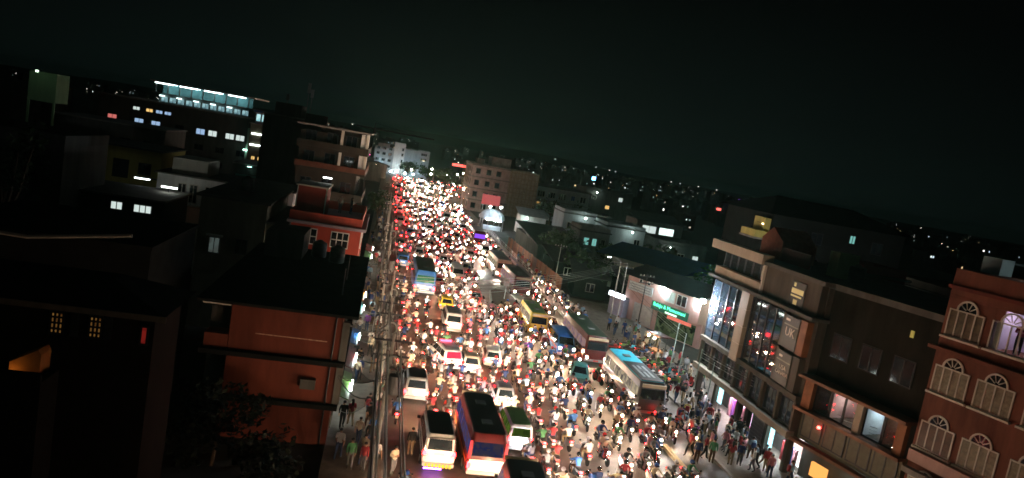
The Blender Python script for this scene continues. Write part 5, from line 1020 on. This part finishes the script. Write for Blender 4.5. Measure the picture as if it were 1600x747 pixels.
# ------------------------------------------------------------------ the swarm of motorbikes
SPOTS = [(f[0], f[1]) for f in FOOT]
def clear(x, y, gap=0.55):
    for fx, fy, rz, hw, hl in FOOT:
        dx, dy = x-fx, y-fy
        if abs(dy) > hl+2.4 or abs(dx) > hl+2.4: continue
        c, s_ = math.cos(-rz), math.sin(-rz); lx, ly = c*dx-s_*dy, s_*dx+c*dy
        if abs(lx) < hw+gap and abs(ly) < hl+1.15: return False
    if abs(x-16.3) < 2.9 and 77.5 < y < 90.2: return False
    return True
random.seed(5)
bikes = []
def too_close(x, y, far=False):
    wx, wy = (0.95, 2.0) if far else (1.25, 2.15)
    return any(abs(x-a)*1.7 < wx and abs(y-b_) < wy for a, b_ in bikes)
SC = list(SHIRTS); SCW = [4,3.5,11,12,7,3,11,9,1,0.8,2,4,1,3]
PC = ['red','black','blue','grey','white','maroon','silver']
CROWD = []
def add_bike(x, y, rz, far):
    bikes.append((x, y)); fwd = abs(rz) < 1.2
    hc = random.choices(['warm','white','cool'], [6,3,1.4])[0]; sco = random.random() < 0.35 and not far; p = random.choice(PC)
    b_ = bike((x, y, 0.0), rz, p, head=hc, tail=(random.random() < 0.75), scooter=sco, far=far)
    sh = random.choices(SC, SCW)[0]; hm = random.choices(['white','black','red','silver','blue'], [3,7,1.5,3,1])[0]; tr = random.choice(list(TROUS))
    if far or y > 82: CROWD.append((RIDE, HELMET, (0,-0.06,1.51), x, y, 0.0, rz, sh, tr, hm))
    else: r_ = person(random.choice([RIDE, RIDE2]), (x, y, 0.0), rz, sh, tr, 'helmet', hm, hpos=(0,-0.06,1.51))
    kindn = 'scooter' if sco else 'motorbike'
    if far and b_:
        tag(b_, 'far motorbike with %s in the jammed road' % ('its red tail lamp' if fwd else 'its headlamp blazing'), 'motorbike', 'far motorbikes going away' if fwd else 'far motorbikes coming nearer')
    elif not far:
        L = rel(x, y); hd_ = 'heading away' if fwd else 'facing the camera'
        unique(['%s %s %s, %s' % (p, kindn, hd_, L), '%s %s under a %s topped rider %s' % (p, kindn, sh, L), '%s %s under %s helmeted rider in %s %s' % (p, kindn, hm, sh, L)], b_, kindn, 'motorbikes in the jam')
        if y <= 82:
            unique(['rider in %s top %s' % (sh, L), 'rider in %s top and %s helmet %s' % (sh, hm, L), 'rider in %s top, %s trousers, %s helmet %s' % (sh, tr, hm, L)], r_, 'person', 'motorbike riders in the jam')
    if random.random() < (0.24 if not far and y < 82 else 0.0):
        s2 = random.choices(SC, SCW)[0]; h2 = random.random() < 0.5
        q = person(PILL, (x, y, 0.0), rz, s2, random.choice(list(TROUS)), 'helmet' if h2 else random.choice(['hair','long']), random.choice(list(HELM)), hpos=(0,-0.50,1.57))
        unique(['pillion passenger in %s behind the %s topped rider %s' % (s2, sh, rel(x, y)), 'pillion in %s behind a %s topped %s helmeted rider %s' % (s2, sh, hm, rel(x, y))], q, 'person', 'pillion passengers')
def scatter(n, x0, x1, y0, y1, rzf, far=False):
    k = 0
    for t in range(n*14):
        if k >= n: break
        x, y = random.uniform(x0, x1), random.uniform(y0, y1)
        if not clear(x, y) or too_close(x, y, far): continue
        add_bike(x, y, rzf(x, y), far); k += 1
j = lambda s_: random.gauss(0, s_)
away = lambda x, y: R(j(7)); near = lambda x, y: R(180+j(9)); 
scatter(52, 5.0, 15.2, 44.5, 62, away)
scatter(13, 9.8, 15.2, 35.2, 45, away)
scatter(7, 3.2, 6.5, 50, 64, away)
scatter(26, 9.8, 14.8, 60, 78, lambda x, y: R(j(8)) if x < 12.3 else R(180+j(9)))
scatter(12, 3.3, 8, 62, 80, away)
scatter(26, 15.0, 20.8, 37, 62, near); scatter(7, 21.8, 24.2, 43.8, 48.2, near); scatter(12, 15.0, 21.0, 42, 62, near)
scatter(24, 14.6, 19.8, 62, 78, near)
scatter(10, 19.2, 22.6, 72, 100, near)
scatter(14, 22.8, 24.8, 76, 100, near)
scatter(26, 3.2, 14.0, 79, 96, lambda x, y: R(j(8)) if x < 7.5 else R(180+j(9)))
FB = lambda x, y: R(j(8)) if x < 6.2 else R(180+j(10))
scatter(56, 20, 36, 226, 292, lambda x, y: R(random.choice([180,150,120,30])+j(15)), True); scatter(84, 3.2, 21.5, 96, 130, FB, True); scatter(40, 3.2, 21.5, 130, 150, FB, True); scatter(90, 3.2, 21.5, 150, 190, FB, True); scatter(120, 3.2, 22.5, 190, 290, FB, True)
# more traffic waiting under the balcony the picture was taken from; kerb bikes added to light their lane
add_bike(3.3, 33.6, 0.05, False); add_bike(3.9, 28.9, 0.0, False); add_bike(2.95, 43.6, 0.03, False); scatter(14, 2.8, 14.5, 14, 34.5, away); scatter(7, 15.5, 20.6, 22, 40, near)

# parked bikes, packed on the right pavement
random.seed(17); pk = 0
for r_ in range(4):
    for i in range(11):
        x, y = 25.0+r_*1.35+random.uniform(-0.15,0.15), 57.0+i*1.02+random.uniform(-0.12,0.12)
        if x > 29.6: continue
        p = random.choice(PC+['cyan','green']); sco = random.random() < 0.4
        o = bike((x, y, 0.14 if x > 26.3 else 0.0), R(-62+j(6)), p, None, False, sco); kn = 'scooter' if sco else 'motorbike'
        tag(o, 'unlit %s %s parked in the packed rows beside the cyan roofed bus' % (p, kn), kn, 'parked bikes'); pk += 1

# ------------------------------------------------------------------ pedestrians
random.seed(23)
def ped(x, y, z, rz, where, shirt=None, pose_=None, group='pedestrians'):
    sh = shirt or random.choices(SC, SCW)[0]; tr = random.choice(list(TROUS)); po = pose_ or random.choice(list(PED)); hd_ = random.choice(['hair','hair','hair','long']); bg = random.choice([False,False,False,'black','navy','red'])
    o = person(PED[po], (x, y, z), rz, sh, tr, hd_, bag=bg, sc=random.uniform(0.94, 1.04))
    vb = {'walk':'walking','stride':'striding','stand':'standing','phone':'looking at a phone','step':'stepping'}[po]
    unique(['person in %s top %s %s' % (sh, vb, where), 'person in %s top and %s trousers %s %s' % (sh, tr, vb, where), 'person with %s in %s top and %s trousers %s %s' % ({'hair':'short hair','long':'long hair'}[hd_], sh, tr, vb, where)], o, 'person', group)
    return o
def ring_clear(x, y, lst, d=0.55): return all((x-a)**2+(y-b_)**2 > d*d for a, b_ in lst)
ped(3.75, 38.7, 0, R(4), 'on the road beside the slatted white microbus', 'black', 'stand')
ped(2.75, 36.2, 0, R(-150), 'at the bottom kerb', 'cream', 'phone')
ped(3.3, 50.2, 0, R(20), 'at the kerb behind the silver jeep', 'red', 'walk')
for x, y, c in ((13.6,66.5,'black'),(15.2,66.2,'navy'),(14.3,70.2,'maroon'),(12.9,71.2,'black')): ped(x, y, 0, R(random.uniform(-60,60)), 'crossing before the island', c)
lst = [(3.75,38.7),(2.75,36.2)]
for i in range(44):
    for t in range(20):
        y = 36+46*random.random()**1.2; x = random.uniform(-0.3, 2.0)
        if ring_clear(x, y, lst): break
    lst.append((x, y)); ped(x, y, 0.14, R(random.choice([0,180])+random.uniform(-30,30)), 'on the left pavement %s' % rel(x, y))
for i in range(60):
    x, y = random.uniform(-0.5, 2.0), random.uniform(84, 190); CROWD.append((PED[random.choice(list(PED))], HAIR, (0,0.02,1.60), x, y, 0.14, R(random.choice([0,180])+random.uniform(-30,30)), random.choices(SC, SCW)[0], random.choice(list(TROUS)), 'black'))
lst = []
def right_z(x, y): return 0.14 if (x > 24.7 and y < 48) or x > 26.35 else 0.0
for i in range(62):
    for t in range(30):
        if i < 40: y = random.uniform(41, 49.5); x = random.uniform(22.0, 28.0)
        else: y = random.uniform(38.5, 55); x = random.uniform(25.0, 28.2)
        if ring_clear(x, y, lst) and clear(x, y, 0.3): break
    lst.append((x, y)); ped(x, y, right_z(x, y), R(random.choice([90,-90,180,0,90])+random.uniform(-35,35)), random.choice(['in the crowd before the glass front', 'by the shops under the glass front']) if x < 26.5 else 'on the pavement under the glass front')
for i in range(30):
    for t in range(30):
        y = random.uniform(56, 76); x = random.uniform(27, 31)
        if ring_clear(x, y, lst, 0.7): break
    lst.append((x, y)); CROWD.append((PED[random.choice(list(PED))], HAIR, (0,0.02,1.60), x, y, 0.14, R(random.uniform(0,360)), random.choices(SC, SCW)[0], random.choice(list(TROUS)), 'black'))
for i in range(40):
    x, y = random.uniform(23.8, 25.2), random.uniform(78, 125); CROWD.append((PED[random.choice(list(PED))], HAIR, (0,0.02,1.60), x, y, 0.0, R(random.choice([0,180])+random.uniform(-30,30)), random.choices(SC, SCW)[0], random.choice(list(TROUS)), 'black'))
ped(-3.6, 68.6, 9.5, R(160), 'on the red house terrace', 'cream', 'stand'); ped(-2.6, 68.8, 9.5, R(-100), 'on the red house terrace', 'black', 'stand')

# ------------------------------------------------------------------ poles and overhead cables
polem = mat('concrete_pole', (0.3,0.29,0.26), 0.9, 0.25, 3)
def pole(x, y, h, label, arms=2, m=None, r=0.13, lamp=None, tr=False):
    o = empty('utility_pole', (x, y, 0)); tag(o, label, 'pole')
    MB().tube([(0,0,0),(0,0,h)], [r, r*0.65], 10).build('shaft', m or polem, o)
    for k in range(arms): MB().box(-0.9,0.9,-0.06,0.06,h-0.4-k*0.75,h-0.3-k*0.75).build('cross_arm', darkmetal, o); [MB().tube([(xx,0,h-0.3-k*0.75),(xx,0,h-0.12-k*0.75)], [0.05,0.03], 6).build('insulator', offwhite, o) for xx in (-0.8,-0.4,0.4,0.8)]
    if tr: MB().tube([(0.35,-0.2,h-2.9),(0.35,-0.2,h-2.0)], 0.3, 12).build('transformer', greytin, o)
    if lamp:
        MB().tube([(0,0,h-0.1),(-0.6,0,h+0.25),(-1.3,0,h+0.3)], 0.04, 6).build('lamp_arm', steel, o); MB().box(-1.75,-1.25,-0.12,0.12,h+0.24,h+0.34).build('lamp_head', darkmetal, o)
        MB().box(-1.7,-1.3,-0.1,0.1,h+0.21,h+0.238).build('lamp_glass', lamp, o)
    return o
lp = [(1.6,33.5,8.5),(1.75,46.5,7.2),(1.9,55,7.4),(1.5,66,8.2),(1.7,80,8),(1.5,98,8.4),(1.6,118,8),(1.5,142,8)]
for i, (x, y, h) in enumerate(lp): pole(x, y, h, ['cable laden concrete pole at the bottom of the left kerb','concrete pole with twin cross arms by the silver jeep','concrete pole with cross arms left of the patrol car','leaning cable pole beside the red house','tall pole by the left pavement level with the island','pole before the balconied building','far pole by the kerb tree','farthest pole on the left kerb'][i], tr=(i in (0,3)))
pole(28.2, 78, 7.8, 'tall pale lamp pole left of the pink building', 1, steel, 0.09, lamp=glow('street_led', (0.85,0.95,1), 45)); pole(29.6, 79.5, 7.2, 'pale steel pole beside the lamp pole', 1, steel, 0.08); pole(31.0, 76.2, 7.0, 'dark pole before the green shop sign', 2, darkmetal, 0.08); pole(25.6, 96, 6.5, 'white pole at the tin fence corner', 1, steel, 0.07)
for i, (x, y, h) in enumerate(((28.6,60.5,5.2),(27.9,57.2,5.0),(27.6,53.2,4.8),(27.3,50.2,4.6))): pole(x, y, h, ['slim green pole by the parked bikes','second slim pole beside the parked bikes','slim pole before the first floor windows','slim pole before the pink lit shop'][i], 0, mat('green_grey_post', (0.25,0.32,0.28), 0.6, 0.2, 3), 0.06)
ng = 0
def cab(a, b_, sag, r=0.018, label='dark overhead cable sagging between the left kerb poles', group='left kerb cables'):
    A, Bv = Vector(a), Vector(b_); pts = []
    for k in range(9): t = k/8; p = A.lerp(Bv, t); p.z -= sag*4*t*(1-t); pts.append(p)
    o = empty('overhead_cable', tuple(A)); tag(o, label, 'cable', group); MB().tube([p-A for p in pts], r, 4).build('strand', cable2 if random.random() < 0.4 else cable, o)
random.seed(31)
for i in range(len(lp)-1):
    (x0,y0,h0), (x1,y1,h1) = lp[i], lp[i+1]
    for k in range(17 if i < 4 else 8):
        dx = random.uniform(-1.1, 0.75); dz = random.uniform(0.3, 3.0); rr_ = random.choice([0.015,0.02,0.035]); cab((x0+dx,y0,h0-dz), (x1+dx*0.9,y1,h1-dz), random.uniform(0.15,0.7), rr_, '%s overhead cable strung %s, running from the %s pole' % ({0.015:'thin',0.02:'medium',0.035:'thick'}[rr_], 'high' if dz < 1.2 else 'low' if dz > 2.1 else 'midway', ('bottom kerb','silver jeep','patrol car','red house','island side','balcony building','far kerb tree','farthest')[i]))
for k in range(10): dx = random.uniform(-0.8,0.5); dz = random.uniform(0.3,3.0); cab((lp[0][0]+dx, 8, lp[0][2]-dz+0.4), (lp[0][0]+dx,33.5,lp[0][2]-dz), 0.4, random.choice([0.02,0.035]))
for k in range(6): cab((1.9,55,7.0-k*0.3), (28.2,78+k*0.2,7.4-k*0.2), 0.9, 0.014, 'thin cable crossing the road from kerb to kerb', 'cables over the road')
for k in range(4): cab((28.2,78,7.2-k*0.3), (27.8,57,5.0-k*0.2), 0.5, 0.014, 'thin cable along the right pavement poles', 'right pavement cables')
for k in range(4): cab((27.6,53.2,4.7-k*0.2), (30.8,36,5.6-k*0.2), 0.4, 0.014, 'thin cable across the glass front building', 'glass front cables')
for k in range(5): cab((1.75,46.5,6.2-k*0.3), (-1.0,41+k*1.5,6.5-k*0.4), 0.3, 0.014, 'drop cable from pole to terracotta building', 'drop cables')

# ------------------------------------------------------------------ the far crowd: riders and walkers too small to tell apart, one mass
def crowd_mesh():
    mats = list(SH.values())+list(TROUS.values())+[skinm, shoe, hairm]+list(HELM.values())+[black]; ix = {m.name: i for i, m in enumerate(mats)}
    V, F, M = [], [], []
    for body, cap, hp, x, y, z, rz, sh, tr, hm in CROWD:
        mw = Matrix.Translation((x, y, z)) @ Matrix.Rotation(rz, 4, 'Z')
        for me, off, mm in ((body, None, [SH[sh], TROUS[tr], skinm, shoe]), (cap, hp, [HELM[hm] if cap is HELMET else hairm, black])):
            k = len(V); t = mw @ Matrix.Translation(off) if off else mw
            V += [tuple(t @ v.co) for v in me.vertices]; F += [tuple(i+k for i in p.vertices) for p in me.polygons]; M += [ix[mm[p.material_index].name] for p in me.polygons]
    me = bpy.data.meshes.new('crowd'); me.from_pydata(V, [], F)
    for m in mats: me.materials.append(m)
    me.polygons.foreach_set('material_index', M); me.update(); return me
def mass_mesh():
    V, F, M, mats, ix = [], [], [], [], {}
    for me, loc, rz, mm in MASS:
        mw = Matrix.Translation(loc) @ Matrix.Rotation(rz, 4, 'Z'); k = len(V)
        for m in mm:
            if m.name not in ix: ix[m.name] = len(mats); mats.append(m)
        V += [tuple(mw @ v.co) for v in me.vertices]; F += [tuple(i+k for i in p.vertices) for p in me.polygons]; M += [ix[mm[p.material_index].name] for p in me.polygons]
    me = bpy.data.meshes.new('far_bikes'); me.from_pydata(V, [], F)
    for m in mats: me.materials.append(m)
    me.polygons.foreach_set('material_index', M); me.update(); return me
fm = put('far_bike_jam', mass_mesh()); kind(fm, 'stuff'); tag(fm, 'mass of motorbike lamps filling the far end of the road', 'bike jam')
cw = put('crowd', crowd_mesh()); kind(cw, 'stuff'); tag(cw, 'far mass of riders and walkers filling the road and its edges', 'crowd')

ct = empty('food_cart', (29.0, 65.2, 0.14), R(100)); tag(ct, 'food cart under two bright warm bulbs behind the parked bikes', 'food cart')
MB().box(-0.9,0.9,-0.45,0.45,0.55,1.0).build('counter', mat('cart_wood', (0.35,0.2,0.1), 0.7, 0.3, 3), ct)
for sx in (-0.85, 0.85):
    for sy in (-0.4, 0.4): MB().box(sx-0.03,sx+0.03,sy-0.03,sy+0.03,1.0,2.5).build('post', darkmetal, ct)
MB().box(-1.1,1.1,-0.7,0.7,2.51,2.6).build('canopy', PAINT['maroon'], ct)
for sx in (-0.6, 0.6): w = put('wheel', cached('cartw', lambda: MB().wheel((0,0,0), 0.28, 0.06, 14).mesh('wheel', [rubber])), ct, (sx, 0.0, 0.28))
for sx in (-0.55, 0.55): MB().sphere((sx,0.85,2.3), 0.11, 10, 7).build('bulb', SPOTY2, ct); MB().tube([(sx,0.7,2.55),(sx,0.85,2.4)], 0.012, 4).build('bulb_cord', cable, ct)

# shopfronts added on the left pavement: their tube lamps light walkers, cables and poles
for i, (y0, y1, c) in enumerate(((41,45.5,'green'),(46.5,51,'maroon'),(52,56,'blue'),(61,65,'teal'),(66,70.5,'orange'),(87,92,'green'),(93,98,'red'))):
    o = empty('shopfront', (-1.0, y0, 0)); tag(o, '%s awning shopfront with an added tube lamp on the left pavement, %s' % (c, 'under the terracotta building' if y0 < 57 else 'under the red house' if y0 < 80 else 'under the balconied building'), 'shopfront')
    L_ = y1-y0
    MB().box(0.02,0.08,0.1,L_-0.1,0.15,2.1).build('glowing_shop_face', room('shop_stock_%d' % (i % 3), ((0.5,0.4,0.25),(0.3,0.45,0.4),(0.5,0.3,0.3))[i % 3], (0.03,0.03,0.03), 0.25, 2.5), o)  # glow in the face stands for a lit shop interior
    MB().add([(0.03,0,2.3),(0.9,0,2.0),(0.9,L_,2.0),(0.03,L_,2.3),(0.03,0,2.36),(0.9,0,2.06),(0.9,L_,2.06),(0.03,L_,2.36)], [(0,1,2,3),(7,6,5,4),(0,4,5,1),(1,5,6,2),(2,6,7,3),(3,7,4,0)]).build('awning', PAINT[c], o)
    MB().box(0.95,1.0,L_*0.3,L_*0.7,2.1,2.16).build('tube_lamp', glow('added_walk_tube', (0.85,1,0.92), 90), o)

# ------------------------------------------------------------------ smoky air over the town
hz = bpy.data.materials.new('smoky_air'); hz.use_nodes = True; n_, l_ = hz.node_tree.nodes, hz.node_tree.links; n_.clear()
pv = n_.new('ShaderNodeVolumePrincipled'); pv.inputs['Color'].default_value = (0.45, 1.0, 0.85, 1); pv.inputs['Density'].default_value = HAZE_DENSITY; pv.inputs['Anisotropy'].default_value = 0.75
ho = n_.new('ShaderNodeOutputMaterial'); l_.new(pv.outputs[0], ho.inputs['Volume'])
hb = MB().box(-3990, 3990, -1490, 6490, -1.5, 60).build('haze', hz); kind(hb, 'stuff')

# street lamps of the far junction, cable coils on the near poles
for i, (x, y) in enumerate(((15.5,232),(22,246),(27,262),(9.5,240),(31,280),(18,270))):
    o = empty('street_lamp', (x, y, 0)); tag(o, ['warm street lamp before the dark far tree','warm street lamp right of the far tree','street lamp in the middle of the far junction','warm street lamp in the far left lanes','farthest street lamp of the junction','street lamp straight before the floodlit building'][i], 'street lamp')
    MB().tube([(0,0,0),(0,0,6.2)], [0.1,0.06], 8).build('post', steel, o); MB().tube([(0,0,6.15),(-0.9,-0.2,6.45)], 0.04, 6).build('arm', steel, o); MB().sphere((-0.95,-0.25,6.35), 0.24, 10, 6).build('globe', glow('junction_globe', (1,0.78,0.5), 130), o)
random.seed(77)
for i, (x, y, h) in enumerate(lp[:5]):
    for k in range(3):
        o = empty('cable_coil', (x+random.uniform(-0.25,0.25), y-0.15, h-random.uniform(1.2,3.6))); tag(o, 'coil of spare cable hung on a left kerb pole', 'cable', 'cable coils'); r_ = random.uniform(0.25,0.45)
        q = MB()
        for m_ in range(3): q.tube([((r_-m_*0.03)*math.cos(2*math.pi*t/14), m_*0.03, (r_-m_*0.03)*math.sin(2*math.pi*t/14)*1.25) for t in range(15)], 0.022, 4)
        q.build('loop', cable2 if k else cable, o)
    for k in range(5):
        z = h-random.uniform(0.6,3.2); cab((x,y,z), (x+random.uniform(-2.4,-1.6), y+random.uniform(-4,4), z-random.uniform(-0.6,1.0)), random.uniform(0.3,0.9), random.choice([0.015,0.02,0.03]), 'slack drop cable from a left kerb pole to a house wall', 'slack drop cables')

random.seed(91)
for i in range(7):
    x, y = random.uniform(4, 20), random.uniform(36, 75)
    o = kind(MB().tube([(0,0,0.001),(0,0,0.012)], 0.36, 16).build('manhole_cover', darkmetal, None, (x, y, 0)), 'structure')

o = empty('added_site_lamp', (21.0, 188, 0)); tag(o, 'added warm lamp on a post lighting the scaffolded building', 'street lamp')  # lamp added to brighten the scaffolded front
MB().tube([(0,0,0),(0,0,6)], [0.09,0.06], 8).build('post', steel, o); MB().sphere((0,0,6.15), 0.2, 10, 6).build('globe', glow('added_site_globe', (1,0.85,0.75), 420), o)

for lx, ly, z, lab, sh in ((5.45, 1.3, 5.0, 'person standing in the cool lit upstairs room', 'black'), (3.0, 1.6, 5.0, 'person standing in the pink lit upstairs room', 'red')):
    c, sn = math.cos(R(-76)), math.sin(R(-76))
    tag(person(PED['stand'], (28.7+c*lx-sn*ly, 40.7+sn*lx+c*ly, z), R(40), sh, 'denim', 'hair'), lab, 'person')
c, sn = math.cos(R(-76)), math.sin(R(-76))
tag(person(PED['phone'], (30.7+c*3.55-sn*0.7, 33.1+sn*3.55+c*0.7, 12.35), R(120), 'maroon', 'black', 'long'), 'dark haired person at the lilac lit arched window', 'person')
